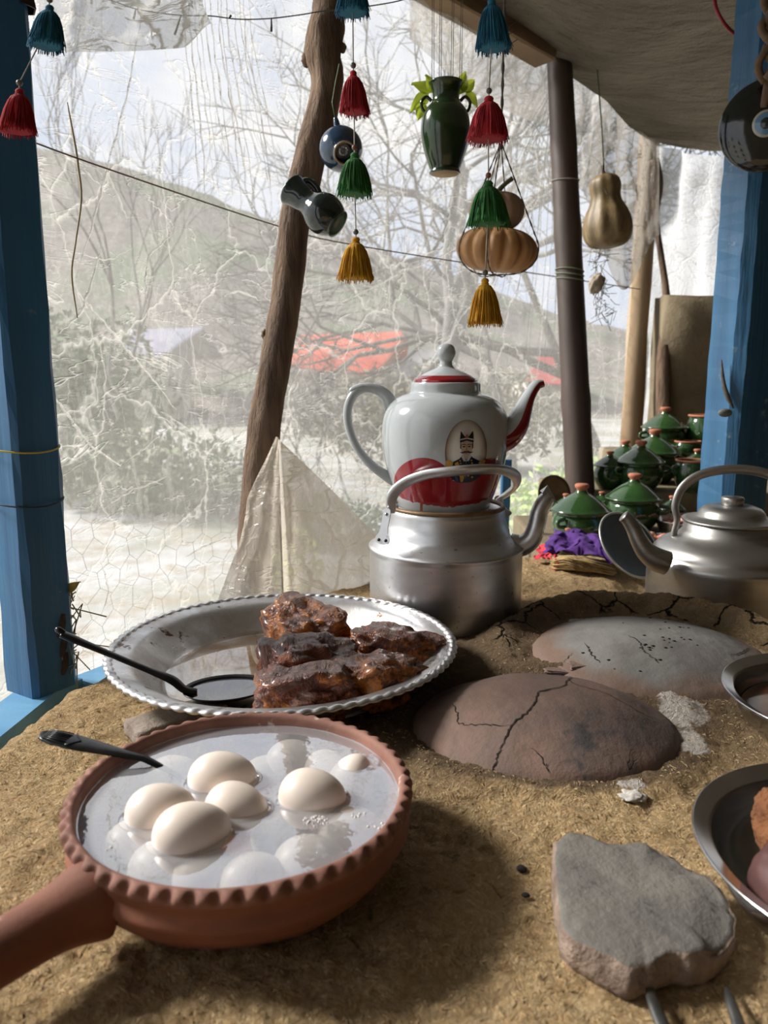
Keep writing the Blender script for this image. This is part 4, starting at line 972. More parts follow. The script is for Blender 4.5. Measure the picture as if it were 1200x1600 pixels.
# ================================================================= KETTLE 2
k2 = Vector((.655, 1.425, -.036)); 
t = thing('kettle', 'dull brushed metal kettle with a domed lid at the right edge, before the blue post', 'kettle', k2)
R = .146; q0 = .082-k2.z
prof = [(0, 0), (.138, 0), (R-.001, .004), (R, .01), (R, q0-.012), (R+.001, q0-.006), (R-.001, q0), (R-.007, q0+.004), (R-.009, q0+.010), (R-.010, q0+.015), (R-.020, q0+.026), (R-.038, q0+.036), (R-.052, q0+.041), (.090, q0+.046), (.0845, q0+.052), (.0835, q0+.066), (.080, q0+.068), (0, q0+.068)]
me('kettle_body', *lathe(prof, 96, cap=False), M_ket2, t)
LZ = q0+.068
prof = [(0, LZ), (.084, LZ), (.0875, LZ+.002), (.087, LZ+.005), (.078, LZ+.006), (.064, LZ+.009), (.060, LZ+.012), (.058, LZ+.019), (.052, LZ+.026), (.040, LZ+.031), (.024, LZ+.0325), (0, LZ+.0325)]
ld = me('lid', *lathe(prof, 72, cap=False), M_ket2, t)
KZ = LZ+.032
me('lid_knob', *lathe([(.0, KZ), (.020, KZ), (.0195, KZ+.004), (.020, KZ+.006), (.0205, KZ+.013), (.018, KZ+.016), (.0, KZ+.017)], 40, cap=False), M_ket2, ld)
def k2l(px, py, D=1.43): return W(px, py, D)-k2
hp = [(1052, 862, .0055), (1053, 835, .006), (1058, 812, .0065), (1055, 790, .0075), (1064, 765, .0085), (1084, 747, .0088), (1112, 737, .009), (1150, 733, .009), (1190, 738, .009), (1220, 752, .009), (1238, 785, .008), (1238, 830, .006), (1238, 862, .006)]
me('handle', *stube([(*k2l(a, b, 1.47-.05*(a-1052)/186), r) for a, b, r in hp], 12, 6, flat=(1, .7)), M_ket2, t)
sp = [(1042, 880, .022), (1026, 874, .0215), (1010, 862, .018), (999, 845, .0155), (990, 826, .0135), (981, 812, .0120), (974, 806, .011)]
me('spout', *spout([(*k2l(a, b, 1.38), r) for a, b, r in sp]), M_ket2, t)

# ================================================================= STONE SLAB, STEEL BOWLS, TONGS
TOPZ = .030
tp_px = [(866, 1312), (886, 1299), (918, 1302), (955, 1315), (1010, 1312), (1045, 1322), (1082, 1347), (1108, 1356), (1132, 1385), (1147, 1420), (1140, 1455), (1112, 1478), (1080, 1488), (1050, 1486), (1018, 1500), (985, 1508), (955, 1495), (915, 1475), (884, 1455), (873, 1415), (868, 1365)]
tp3 = [G(a, b, TOPZ) for a, b in tp_px]; c0 = sum(tp3, Vector())/len(tp3)
loop = [tuple(p-c0)[:2] for p in tp3]; loop = [tuple(p[:2]) for p in cr([(*p, 0) for p in loop+[loop[0]]], 6)][:-1]
n = len(loop); rings = []
for k, (s, z) in enumerate([(0, 0), (.25, 0), (.5, 0), (.7, 0), (.85, 0), (.94, -.0006), (.985, -.0015), (1.0, -.004), (1.015, -.009), (1.03, -.015), (1.02, -.021), (1.0, -.0265), (.96, -.029)]):
    rings.append((s, z))
v = []; f = []
for k, (s, z) in enumerate(rings):
    for i, (x, y) in enumerate(loop):
        e = 1+ (.030*fb(x*1, y, k*.02, 40, 3)+.02*fb(x, y, 9, 110, 2)) * (1 if s > .9 else .3)
        zz = z + (.0012*fb(x*s, y*s, 1, 35, 4) if s > 0 else 0) + (-.004*max(0, fb(x, y, 4, 30, 3))*sm(.6, .95, s) if k < 8 else 0)
        # broken step at the right hand side
        if k < 8 and x*s > .028 and s > .62: zz -= .007*sm(.62, .9, s)*sm(.020, .045, x*s)
        v.append((x*s*e, y*s*e, zz))
for k in range(len(rings)-1):
    for i in range(n): l = (i+1) % n; f.append((k*n+i, (k+1)*n+i, (k+1)*n+l, k*n+l) if k else (i, n+i, n+l, l))
mi = [0 if (q // n) < 6 else 1 for q in range(len(f))]
o = me('stone_slab', v, f, [M_stone, M_stoneE], None, True, mi, loc=(c0.x, c0.y, TOPZ)); tag(o, 'broken grey stone slab lying flat on the counter near the bottom right corner', 'slab')
def steel_bowl(label, px, R_, D_pt, zr, depth):
    g = D_pt; t = thing('steel_bowl', label, 'bowl', (g.x, g.y, .001))
    pr = [(0, 0), (R_*.55, 0), (R_*.68, zr*.10), (R_*.84, zr*.45), (R_*.90, zr*.80), (R_*.915, zr*.90), (R_*.985, zr*.965), (R_, zr*.985), (R_*1.004, zr), (R_*.997, zr*1.018), (R_*.985, zr*1.01), (R_*.93, zr*.955), (R_*.90, zr*.92), (R_*.885, zr*.86), (R_*.86, zr*.72), (R_*.82, zr*.45), (R_*.66, zr*.13), (R_*.53, zr*.035), (0, zr*.03)]
    p = [(max(0, a), b) for a, b, _ in cr([(a, b, 0) for a, b in pr], 3)]
    me('bowl_body', *lathe(p, 96, cap=False), M_steel, t); return t
gA = G(1337, 1092, .06); steel_bowl('steel bowl cut by the right edge of the photo, level with the brown stove cover', 0, .140, Vector((gA.x, gA.y, 0)), .062, 0)
gB = G(1403, 1345, .06); steel_bowl('steel bowl in the bottom right corner holding bread and a beet', 0, .1445, Vector((gB.x, gB.y, 0)), .062, 0)
v, f = lathe([(.117, 0), (.06, 0), (0, 0)], 60, cap=False)
o = me('broth', v, f, P('dark_broth', (.07, .022, .02), (.16, .08, .03), 8, .08, bst=0), None, True, loc=(gA.x, gA.y, .036)); tag(o, 'dark red brown broth in the upper steel bowl at the right edge', 'broth', kind='stuff')
def lumpy(name, loc, sx, sy, sz, rot, mat, lb, cat, seed, amp=.2, pw=.8, sub=5, fr=1.5):
    def fn(c):
        q = Vector([math.copysign(abs(e)**pw, e) for e in c]); k = 1+amp*fb(c.x+seed, c.y, c.z, fr, 5); return Vector((q.x*sx*k, q.y*sy*k, q.z*sz*k))
    o = me(name, *ico(1, sub, fn), mat, None, True, loc=loc); o.rotation_euler = rot; return tag(o, lb, cat)
g = G(1222, 1288, .066); lumpy('bread_chunk', (g.x+.012, g.y, .062), .030, .034, .028, (.3, .2, .2), M_bread, 'torn brown bread chunk in the lower steel bowl', 'bread', 4, .28)
g = G(1246, 1385, .058); lumpy('beet', (g.x+.006, g.y+.002, .046), .034, .042, .036, (.1, .1, .1), M_beet, 'smooth reddish brown beet in front of the bread in the lower steel bowl', 'food', 7, .06, .9)
t = thing('tongs', 'dark metal tongs whose two tips poke in at the bottom right edge', 'tongs', G(1090, 1700, .012))
bt = Vector(t.location)
for pl in ([(1013, 1534, .0015), (1019, 1560, .004), (1030, 1590, .0048), (1052, 1640, .005), (1075, 1700, .005), (1095, 1790, .005)], [(1135, 1542, .0015), (1142, 1566, .0036), (1153, 1598, .0044), (1160, 1640, .005), (1150, 1710, .005), (1110, 1790, .005)]):
    me('tong_arm', *stube([(*(G(a, b, .012-.004*(i == 0))-bt), r) for i, (a, b, r) in enumerate(pl)], 10, 6, flat=(.55, 1)), P('dull_steel', (.22, .22, .21), (.12, .12, .12), 30, .4, .9), t)

# ================================================================= BROOM, CLOTHS, LEANING LID
g = G(908, 884, .015); t = thing('hand_broom', 'straw hand broom head lying under the purple cloth behind the kettles', 'broom', (g.x, g.y, top(g.x, g.y)))
V, F = [], []; rb = random.Random(5)
for k in range(420):
    a = rb.uniform(-1, 1); l = rb.random(); z = rb.uniform(.004, .030)
    s = Vector((-.062+.02*rb.random(), .018+a*.014, z)); e = Vector((-.012+.085*l+.01*a, -.016+a*.020*(.5+l)-.010*l, z*(1-.45*l)+.003))
    m = (s+e)/2+Vector((rb.uniform(-.004, .004), rb.uniform(-.006, .006), .006)); V, F = join((V, F), tube([s, m, e], [.0011, .0012, .0008], 4))
o = me('bristles', V, F, M_broom, t); o['kind'] = 'stuff'
me('binding', *tube([(-.052+.004*math.sin(i*.7), .018+.017*math.cos(2*PI*i/20), .017+.016*math.sin(2*PI*i/20)) for i in range(20)], .0022, 6, closed=True), M_redcl, t)
def cloth(name, quad, mat, lb, amp, zoff, seed, nx=60, ny=30, th=.004, curl=.0):
    zf = 1
    v = []; f = []; q = [Vector(p) for p in quad]; c = sum(q, Vector())/4
    for s in (1, -1):
        for j in range(ny+1):
            for i in range(nx+1):
                a, b = i/nx, j/ny; p = (q[0].lerp(q[1], a)).lerp(q[3].lerp(q[2], a), b)
                e = 1-max(abs(2*a-1), abs(2*b-1))**4
                z = amp*(.55*abs(math.sin(a*9+seed+3*b+1.5*n3(a*3, b*3, seed)))+.8*fb(a*2.2, b*2, seed, 1.3, 4))+zoff*math.sin(PI*min(1, a*1.05))*(.6+.4*math.sin(PI*b))
                v.append(p-c+Vector((.012*fb(b*3, a, seed, 1.5, 3), .014*fb(a*4, b, seed+4, 1.2, 3), z+s*th*e)))
    o_ = (nx+1)*(ny+1)
    for s in range(2):
        for j in range(ny):
            for i in range(nx): a = s*o_+j*(nx+1)+i; r = (a, a+1, a+nx+2, a+nx+1); f.append(r if s == 0 else r[::-1])
    o = me(name, v, f, mat, None, True, loc=c); tag(o, lb, 'cloth'); return o
cloth('cloth', [W(846, 868, 1.70), W(962, 884, 1.66), W(955, 850, 1.76), W(868, 832, 1.80)], M_purple, 'crumpled purple velvet cloth lying over the straw broom', .015, .012, 2., 60, 30, .005)
cloth('cloth', [W(838, 872, 1.74), W(872, 876, 1.70), W(880, 850, 1.82), W(842, 852, 1.84)], M_redcl, 'bright red cloth corner at the left end of the purple cloth', .008, .003, 6., 24, 16, .003)
g = W(983, 852, 1.665)
t = thing('pot_lid', 'grey enamel lid with pale rim leaning on edge against the right kettle', 'lid', g)
t.rotation_euler = Vector((.42, -.66, .62)).to_track_quat('Z', 'Y').to_euler()
me('lid_plate', *lathe([(0, -.006), (.05, -.007), (.072, -.002), (.078, .002), (.078, .0035), (.071, .0005), (.05, -.004), (0, -.003)], 72, cap=False), M_enamel, t)
me('lid_rim', *tube([(.079*math.cos(2*PI*i/80), .079*math.sin(2*PI*i/80), .003) for i in range(80)], .0028, 8, closed=True), P('lid_rim_metal', (.6, .6, .57), rough=.3, metal=.7, bst=0), t)

# ================================================================= POTTERY DISPLAY
t = thing('display_bench', 'stepped earthen bench carrying the green pottery', 'bench', (1.2, 2.6, -.72))
def bx(name, x0, x1, y0, y1, z1, mat, par, bev=.01):
    v, f = box(x1-x0, y1-y0, z1+.72, bev, ((x0+x1)/2-1.2, (y0+y1)/2-2.6, (z1+.72)/2)); return me(name, v, f, mat, par, False)
STEPS = [(.44, 1.9, 1.95, 2.58, -.045), (.60, 2.1, 2.56, 2.96, .035), (.95, 2.2, 2.94, 3.40, .115)]
for i, (a, b, c_, d, z) in enumerate(STEPS): bx('step', a, b, c_, d, z, M_mud, t)
BLIK = P('clay_knob', (.46, .17, .09), (.38, .13, .07), 30, .7, bst=0)
def green_pot(px, base_py, D, wpx, label, lid=True, handles=True, hs=1.0, mat=None, rot=0, z=None):
    g = W(px, base_py, D); R_ = wpx/2/FPX*D; 
    zz = z if z is not None else g.z
    # rest it on the step under it
    if z is None:
        for a, b, c_, d, s in STEPS:
            if c_ <= g.y < d: zz = s
    t = thing('green_pot', label, 'pot', (g.x, g.y, zz), rot, 'green glazed pots on the stepped bench')
    h = R_*1.15*hs; M_ = mat or M_grn
    pr = [(0, 0), (R_*.55, 0), (R_*.62, h*.05), (R_*.86, h*.32), (R_*.95, h*.58), (R_*.90, h*.82), (R_*.82, h*.93), (R_*.84, h*1.0), (R_*.80, h*1.0), (R_*.76, h*.9), (R_*.8, h*.5), (0, h*.1)]
    p = [(max(0, a), b) for a, b, _ in cr([(a, b, 0) for a, b in pr], 3)]
    me('pot_body', *lathe(p, 48, cap=False), M_, t)
    if lid:
        L0 = h*.99; ld = [(0, L0), (R_*.86, L0), (R_*1.0, L0+R_*.02), (R_*1.01, L0+R_*.07), (R_*.93, L0+R_*.12), (R_*.72, L0+R_*.30), (R_*.45, L0+R_*.50), (R_*.22, L0+R_*.63), (R_*.17, L0+R_*.72), (0, L0+R_*.72)]
        p = [(max(0, a), b) for a, b, _ in cr([(a, b, 0) for a, b in ld], 3)]
        l = me('lid', *lathe(p, 48, cap=False), M_, t)
        K = L0+R_*.69; kb = me('lid_knob', *lathe([(0, K), (R_*.17, K), (R_*.16, K+R_*.06), (R_*.23, K+R_*.12), (R_*.24, K+R_*.2), (R_*.20, K+R_*.24), (0, K+R_*.25)], 20, cap=False), BLIK, l)
    else:
        me('pot_rim', *tube([(R_*.83*math.cos(2*PI*i/40), R_*.83*math.sin(2*PI*i/40), h*1.0) for i in range(40)], R_*.055, 8, closed=True), BLIK, t)
    if handles:
        for s in (-1, 1):
            me('handle', *stube([(s*R_*.90, -.02, h*.62, R_*.075), (s*R_*1.16, -.02, h*.66, R_*.07), (s*R_*1.20, -.02, h*.80, R_*.07), (s*R_*.92, -.02, h*.86, R_*.075)], 8, 5), M_, t)
    return t
green_pot(906, 833, 2.16, 92, 'lidded green pot in front, just right of the foot of the brown pole', rot=.5)
green_pot(988, 815, 2.36, 86, 'lidded green pot right of the front one, second from the purple cloth', rot=-.4)
green_pot(997, 782, 2.66, 74, 'lidded green pot behind the right front pot, lower middle of the stack', rot=.2)
green_pot(950, 775, 2.68, 50, 'green pot with tilted lid half hidden right of the brown pole', rot=.9, hs=1.25)
green_pot(1019, 755, 2.84, 80, 'wide lidded green pot in the middle of the stack below the topmost pot', rot=.3)
green_pot(975, 735, 2.86, 62, 'lidded green pot at the left of the stack under the pale post', rot=.3)
green_pot(1036, 705, 3.08, 70, 'topmost lidded green pot at the back of the stack', rot=.1)
green_pot(887, 845, 2.02, 42, 'small green lidded pot in front, behind the purple cloth', rot=.2, handles=False)
green_pot(884, 790, 2.45, 44, 'small green pot partly hidden left of the foot of the brown pole', rot=.2, handles=False, hs=1.1)
green_pot(940, 782, 2.56, 40, 'small green pot just right of the foot of the brown pole, behind the front pot', rot=0, handles=False)
green_pot(1078, 775, 2.62, 56, 'open green jar with clay rim left of the blue post, beside the kettle handle', lid=False, handles=True, hs=1.5)
green_pot(1100, 700, 3.05, 60, 'tall open green jar with clay rim at the back against the blue post', lid=False, handles=False, hs=1.75)
green_pot(1088, 735, 2.84, 50, 'lidded green pot between the two open jars near the blue post', rot=.2)
green_pot(1050, 790, 2.44, 44, 'dark green lidded pot behind the leaning lid', rot=.2, handles=False, mat=M_grnD)
green_pot(1072, 735, 2.98, 46, 'small open green bowl right of the topmost pot', lid=False, hs=.9)
# empty supports: upturned bowls under stacked pots
# ring lid leaning left of pole
g = W(872, 775, 2.50); t = thing('pot_lid', 'round brown rimmed lid standing on edge left of the brown pole', 'lid', (g.x-.005, g.y+.05, g.z)); t.rotation_euler = (PI/2-.25, 0, .35)
me('lid_plate', *lathe([(0, 0), (.05, 0), (.062, .006), (.062, .009), (.05, .004), (0, .004)], 40, cap=False), M_ring, t)
# tray with pieces of dried fruit
g = W(1040, 842, 2.02); t = thing('fruit_tray', 'low tray of pink and yellow sweets behind the leaning lid', 'tray', (g.x+.06, g.y+.02, -.044))
me('tray_body', *lathe([(0, 0), (.17, 0), (.19, .018), (.195, .020), (.185, .016), (.168, .004), (0, .004)], 60, cap=False), M_steel, t)
cols = [P('candy_pink', (.62, .22, .17), (.5, .15, .12), 20, .5, bst=0), P('candy_pale', (.66, .36, .28), (.55, .28, .2), 20, .5, bst=0), P('candy_yellow', (.62, .50, .14), rough=.5, bst=0)]
cm = [ico(1, 2, lambda c, s=s: Vector((c.x*.017, c.y*.015, c.z*.009))*(1+.25*fb(c.x+s, c.y, c.z, 1.5, 3))) for s in range(3)]
cmesh = {}
rc = random.Random(4); first = None
for k in range(46):
    a, r_ = rc.uniform(0, 2*PI), .150*math.sqrt(rc.random()); x, y = t.location.x+r_*math.cos(a), t.location.y+r_*math.sin(a); z = -.044+.012+(k % 4)*.012*(1-r_/.2)
    key = (k % 3, 2 if rc.random() < .15 else k % 2)
    if key not in cmesh: o = me('sweet', *cm[key[0]], cols[key[1]], None); cmesh[key] = o.data
    else: o = bpy.data.objects.new('sweet', cmesh[key]); C.objects.link(o)
    o.location = (x, y, z); o.rotation_euler = (rc.uniform(-.4, .4), rc.uniform(-.4, .4), a); tag(o, 'small pink or yellow sweet in the heap behind the right kettle', 'sweet', 'sweets heaped on the low tray')
g = W(1100, 802, 2.28); t2 = thing('sweet_jar', 'shallow steel tub of pale red sweets beside the blue post', 'tub', (g.x-.02, g.y, -.044))
me('tub_body', *lathe([(0, 0), (.10, 0), (.12, .045), (.125, .048), (.115, .044), (.098, .006), (0, .006)], 50, cap=False), M_steel, t2)
for k in range(26):
    a, r_ = rc.uniform(0, 2*PI), .09*math.sqrt(rc.random()); key = (k % 3, k % 2); o = bpy.data.objects.new('sweet', cmesh[key]); C.objects.link(o)
    o.location = (t2.location.x+r_*math.cos(a), t2.location.y+r_*math.sin(a), -.044+.030+(k % 3)*.008); o.rotation_euler = (rc.uniform(-.4, .4), rc.uniform(-.4, .4), a); tag(o, 'pale red sweet in the steel tub beside the blue post', 'sweet', 'sweets in the steel tub')
g = W(1030, 858, 1.85); lumpy('green_bundle', (g.x+.02, g.y, g.z+.0), .06, .035, .022, (.1, -.3, .5), P('striped_cloth', (.22, .32, .20), (.40, .45, .34), 40, .8, stretch=(1, 6, 1), bs=60, bst=.6), 'pale green striped bundle between the leaning lid and the right kettle spout', 'cloth', 3, .15)

# ================================================================= HANGING THINGS
CEILZ = 1.50
def ceil_hit(p): return Vector((p.x, p.y, 1.46))
def tassel(par, p, h, wd, col, lb, tilt=(0, 0), seed=0, spread=1.):
    """yarn tassel whose top knot is at p (local), hanging h down"""
    r_ = random.Random(seed); M_ = col; R0 = wd/2
    def ax(s): return p+Vector((tilt[0]*s, tilt[1]*s, -h*s))
    pr = [(.0, 0), (.17*R0, .015), (.26*R0, .06), (.22*R0, .11), (.20*R0, .13), (.48*R0, .20), (.66*R0, .34), (.80*R0, .55), (.93*R0, .80), (.93*R0, .93), (0, .95)]
    q = [(max(0, a), b) for a, b, _ in cr([(a, b, 0) for a, b in pr], 3)]; v = []; n = 40
    for rr, s in q:
        c = ax(s)
        for i in range(n):
            a = 2*PI*i/n; k = 1+(.05*math.sin(a*14+3*math.sin(s*5))+.05*n3(a*2, s*3, seed)) * (1 if s > .15 else 0); v.append(c+Vector((rr*k*math.cos(a), rr*k*math.sin(a), 0)))
    f = [(j*n+i, j*n+(i+1) % n, (j+1)*n+(i+1) % n, (j+1)*n+i) for j in range(len(q)-1) for i in range(n)]
    V, F = v, f; V = list(V)
    for k in range(170):
        a = r_.uniform(0, 2*PI); b = r_.uniform(.86, 1.07); wv = r_.uniform(-.12, .12); pts = []; L_ = r_.uniform(.90, 1.03)
        for s, rr in ((.17, .36), (.30, .62), (.5, .82), (.75, .97), (L_, 1.07+r_.uniform(-.08, .10))):
            s = min(s, L_); aa = a+wv*s*spread; c = ax(s); pts.append(c+Vector((rr*b*R0*math.cos(aa), rr*b*R0*math.sin(aa), 0)))
        V, F2 = V, None; tv, tf = tube(pts, [.0005, .0006, .00062, .0006, .0005], 3, cap=False); o_ = len(V); V += tv; F += [tuple(i+o_ for i in x) for x in tf]
    o = me('tassel', V, F, M_, par); o['label'] = lb
    me('tassel_tie', *tube([ax(.125)+Vector((.23*R0*math.cos(a), .23*R0*math.sin(a), 0)) for a in [2*PI*i/14 for i in range(14)]], .0009, 5, closed=True), M_, o)
    return o
T_BLUE = P('blue_yarn', (.015, .16, .26), (.01, .10, .18), 60, .85, bst=0); T_RED = P('red_yarn', (.42, .012, .022), (.26, .006, .014), 60, .85, bst=0)
T_GRN = P('green_yarn', (.03, .19, .035), (.015, .10, .02), 60, .85, bst=0); T_YEL = P('yellow_yarn', (.62, .33, .015), (.46, .22, .01), 60, .85, bst=0)
M_bead = P('grey_bead', (.13, .13, .12), rough=.4, bst=0); M_beadr = P('brown_bead', (.20, .08, .06), rough=.5, bst=0)
def garland(name, lb, D, items, top_px, zt=1.45, twist=0):
    """items: (px, py_top, py_bottom, width px, yarn, label, dx tilt px, bead)"""
    o0 = W(items[0][0], items[0][1], D); t = thing(name, lb, 'garland', o0, 0, 'yarn tassel garlands')
    pts = [Vector((top_px, 0, zt-o0.z))]
    for k, (px, y0, y1, wp, yarn, l, dx, bd) in enumerate(items):
        a, b = W(px, y0, D)-o0, W(px+dx, y1, D)-o0; h = a.z-b.z
        tassel(t, a, h, wp/FPX*D, yarn, l, (b.x-a.x, b.y-a.y), 11*k+int(px)); pts.append(a+Vector((0, 0, .006))); pts.append(a.lerp(b, .5))
        me('bead', *ico(1, 3, lambda c: a+Vector((0, 0, .0032+.0028))+c*.0037), bd, t)
    me('cord', *tube(pts, .00085, 6), M_lcord, t); return t
garland('tassel_garland', 'string of four yarn tassels hanging left of the green vase, before the trunk post', 1.0,
    [(551, -40, 24, 48, T_BLUE, 'blue yarn tassel', 0, M_bead), (552, 110, 180, 42, T_RED, 'red yarn tassel', 2, M_bead), (554, 238, 308, 50, T_GRN, 'green yarn tassel', 0, M_beadr), (556, 370, 440, 49, T_YEL, 'yellow yarn tassel', 0, M_bead)], 0)
garland('tassel_garland', 'string of four yarn tassels hanging right of the green vase, before the pumpkins', .97,
    [(768, -2, 80, 50, T_BLUE, 'blue yarn tassel', 3, M_bead), (764, 150, 222, 58, T_RED, 'red yarn tassel', -2, M_bead), (763, 282, 355, 58, T_GRN, 'green yarn tassel', 1, M_beadr), (758, 434, 510, 46, T_YEL, 'yellow yarn tassel', 0, M_bead)], 0)
garland('tassel_garland', 'short string with a blue and a red tassel beside the left post', .92,
    [(78, 8, 76, 50, T_BLUE, 'blue yarn tassel', -6, M_bead), (31, 138, 210, 50, T_RED, 'red yarn tassel', -4, M_bead)], 0, 1.3)
# extra pleats: short string between red tassel and post
# --- green vase with plant
D = 1.50; g = W(695, 272, D); t = thing('hanging_vase', 'green glazed two handled vase with leaves, hanging from strings', 'vase', g)
s_ = D/FPX
pr = [(0, 0), (22, 0), (24, 3), (23, 6), (27, 16), (33, 34), (37.5, 54), (38, 70), (35, 86), (28, 97), (22, 103), (20.5, 110), (21.5, 120), (25, 128), (27, 131), (25, 132), (20, 124), (18.5, 110), (24, 96), (34, 70), (20, 10), (0, 6)]
p = [(max(0, a*s_), b*s_) for a, b, _ in cr([(a, b, 0) for a, b in pr], 3)]
vb = me('vase_body', *lathe(p, 64, cap=False), M_grnD, t); me('foot', *lathe([(0, -.0006), (21*s_, -.0006), (22*s_, .001), (0, .001)], 40, cap=False), M_tan, t)
for s in (-1, 1): me('handle', *stube([(s*22*s_, 0, 106*s_, 2.6*s_), (s*30*s_, 0, 112*s_, 2.5*s_), (s*37*s_, 0, 105*s_, 2.4*s_), (s*36*s_, 0, 95*s_, 2.4*s_), (s*30*s_, 0, 88*s_, 2.8*s_)], 10, 6), M_grnD, t)
def leafmesh(L_, wd, bend=.3, seed=0):
    v = []; f = []; n = 10
    for i in range(n+1):
        u = i/n; w_ = wd*math.sin(PI*min(1, u**.75))*(1-.3*u)+.0002
        for k in (-1, -.5, 0, .5, 1): v.append((u*L_, k*w_*.5, -bend*L_*u*u+.18*wd*abs(k)+.02*L_*math.sin(u*9+k*2+seed)))
    for i in range(n):
        for k in range(4): a = i*5+k; f.append((a, a+1, a+6, a+5))
    return v, f
for k, (px, py, rz, ry, L_) in enumerate([(682, 150, 0, 115, .046), (676, 146, 0, 150, .046), (670, 150, 0, 215, .046), (690, 148, 0, 70, .030), (716, 150, 0, 75, .046), (722, 146, 0, 50, .040), (728, 146, 0, -45, .034), (662, 160, 0, 250, .034), (704, 148, 0, 100, .026)]):
    o = me('leaf', *leafmesh(L_, L_*.75, .25, k), M_leaf, t, True); o.location = W(px, py, D-.012)-g; th_ = math.radians(ry); X_ = Vector((math.cos(th_), .25*math.sin(k*3), math.sin(th_))).normalized(); N_ = Vector((.25*math.cos(k), -1, .35)); Y_ = N_.cross(X_).normalized(); N_ = X_.cross(Y_); o.rotation_euler = Matrix((X_, Y_, N_)).transposed().to_euler()
for dx, tx in ((-22, -.02), (-10, 0), (8, 0), (20, .02)):
    a = Vector((dx*s_, -.01 if dx in (-22, 20) else .01, 118*s_)); b = Vector((.03*dx/22*1.0, .0, 1.46-g.z)); 
    for e in (0, .004): me('string', *tube([a+Vector((e, 0, 0)), b+Vector((e*.3, 0, 0))], .0006, 5), M_cord, t)
# --- blue round pot
D = 1.52; g = W(533, 233, D); s_ = D/FPX; t = thing('hanging_pot', 'round glossy blue pot hanging mouth down behind the trunk post side', 'pot', g)
t.rotation_euler = Vector((.22, -.90, -.42)).to_track_quat('Z', 'Y').to_euler()
pr = [(0, 17), (9, 17), (12.5, 18), (13.5, 31), (15.5, 34), (17.5, 33), (17.5, 28.5), (24, 23), (31, 12), (34, 0), (32, -12), (24, -23), (14, -30), (12, -38), (14, -44), (11, -44), (0, -30)]
p = [(max(0, a*s_), b*s_) for a, b in pr]; me('pot_body', *lathe([(max(0, a), b) for a, b, _ in cr([(a, b, 0) for a, b in p], 3)], 56, cap=False), M_blug, t)
me('foot_ring', *tube([(16*s_*math.cos(2*PI*i/40), 16*s_*math.sin(2*PI*i/40), 33.6*s_) for i in range(40)], 1.6*s_, 6, closed=True), M_tan, t)
Mi = t.rotation_euler.to_matrix().inverted(); wpt = lambda px, py, d=D: Mi @ (W(px, py, d)-g)
me('neck_lug', *stube([(*wpt(528, 205), .008), (*wpt(526, 193), .0065), (*wpt(524, 184), .0045)], 10, 5), M_blug, t)
me('string', *tube([wpt(524, 187), wpt(519, 160), wpt(524, 130, 1.545), wpt(530, 100, 1.57)], .0010, 5), P('green_string', (.14, .2, .1), bst=0), t)
# --- dark vase tied to trunk
D = 1.48; a, b = W(458, 298, D), W(530, 352, D-.02); g = (a+b)/2; ax_ = (b-a).normalized(); s_ = D/FPX
t = thing('hanging_vase', 'glossy black vase tied sideways to the trunk post, mouth to the upper left', 'vase', g); t.rotation_euler = ax_.to_track_quat('Z', 'Y').to_euler()
pr = [(20, -50), (23, -52), (25, -50), (22, -40), (20, -26), (19, -18), (22, -8), (29, 4), (32, 16), (30, 28), (25, 38), (21, 43), (21, 46), (0, 46)]
p = [(max(0, a*s_), b*s_) for a, b, _ in cr([(a, b, 0) for a, b in pr], 4)]; p = [(18*s_, -46*s_), (16*s_, -20*s_)][::-1]+p
me('vase_body', *lathe(p, 56, cap=True), M_blk, t)
Mi = t.rotation_euler.to_matrix().inverted(); wq = lambda px, py, d: Mi @ (W(px, py, d)-g)
me('handle', *stube([(*wq(468, 286, D), .006), (*wq(482, 282, D), .006), (*wq(494, 292, D), .006), (*wq(500, 304, D), .006)], 10, 5), M_blk, t)
me('tie_wire', *tube([wq(478, 312, D-.03), wq(462, 300, D+.02), wq(455, 306, D+.12)], .001, 5), M_wire, t)
# --- pumpkins in a cord sling
def pumpkin(name, g, Rx, Rz, mat, lb, ribs, seed, rot, stem=True):
    t = thing(name, lb, 'pumpkin', g); t.rotation_euler = rot; v = []; f = []; NA, NB = ribs*12, 40
    for j in range(NB+1):
        ph = PI*j/NB
        for i in range(NA):
            a = 2*PI*i/NA; k = 1-.10*abs(math.cos(a*ribs/2))**5*math.sin(ph)**.6+.05*n3(math.cos(a), math.sin(a), seed); r = Rx*math.sin(ph)**.8*k
            z = Rz*math.cos(ph)*(1) - math.copysign(.22*Rz*math.exp(-(r/(.28*Rx))**2), math.cos(ph)); v.append((r*math.cos(a), r*math.sin(a), z))
    for j in range(NB):
        for i in range(NA): k = (i+1) % NA; f.append((j*NA+i, j*NA+k, (j+1)*NA+k, (j+1)*NA+i))
    me('pumpkin_skin', v, f, mat, t)
    if stem: me('stem', *stube([(0, 0, Rz*.74, .008), (.004, 0, Rz*1.05, .0055), (.016, 0, Rz*1.35, .0045), (.030, 0, Rz*1.62, .005)], 8, 5), P('stem_green', (.14, .17, .07), (.10, .09, .05), 30, .7), t)
    return t
D = 1.60; g1 = W(776, 391, D); pumpkin('pumpkin', g1, 64/FPX*D, 35/FPX*D, M_pump, 'wide flat ribbed orange pumpkin hanging in a cord sling', 14, 3, (.12, .06, .3), False)
g2 = W(776, 330, D); pumpkin('pumpkin', g2, 43/FPX*D, 30/FPX*D, M_pump2, 'smaller pale pumpkin sitting on top of the wide orange pumpkin', 8, 7, (.1, .0, .2))
t = thing('cord_sling', 'twisted dark cord sling that carries the two pumpkins', 'sling', W(783, 222, D))
o0 = Vector(t.location); apex = W(783, 222, D)-o0
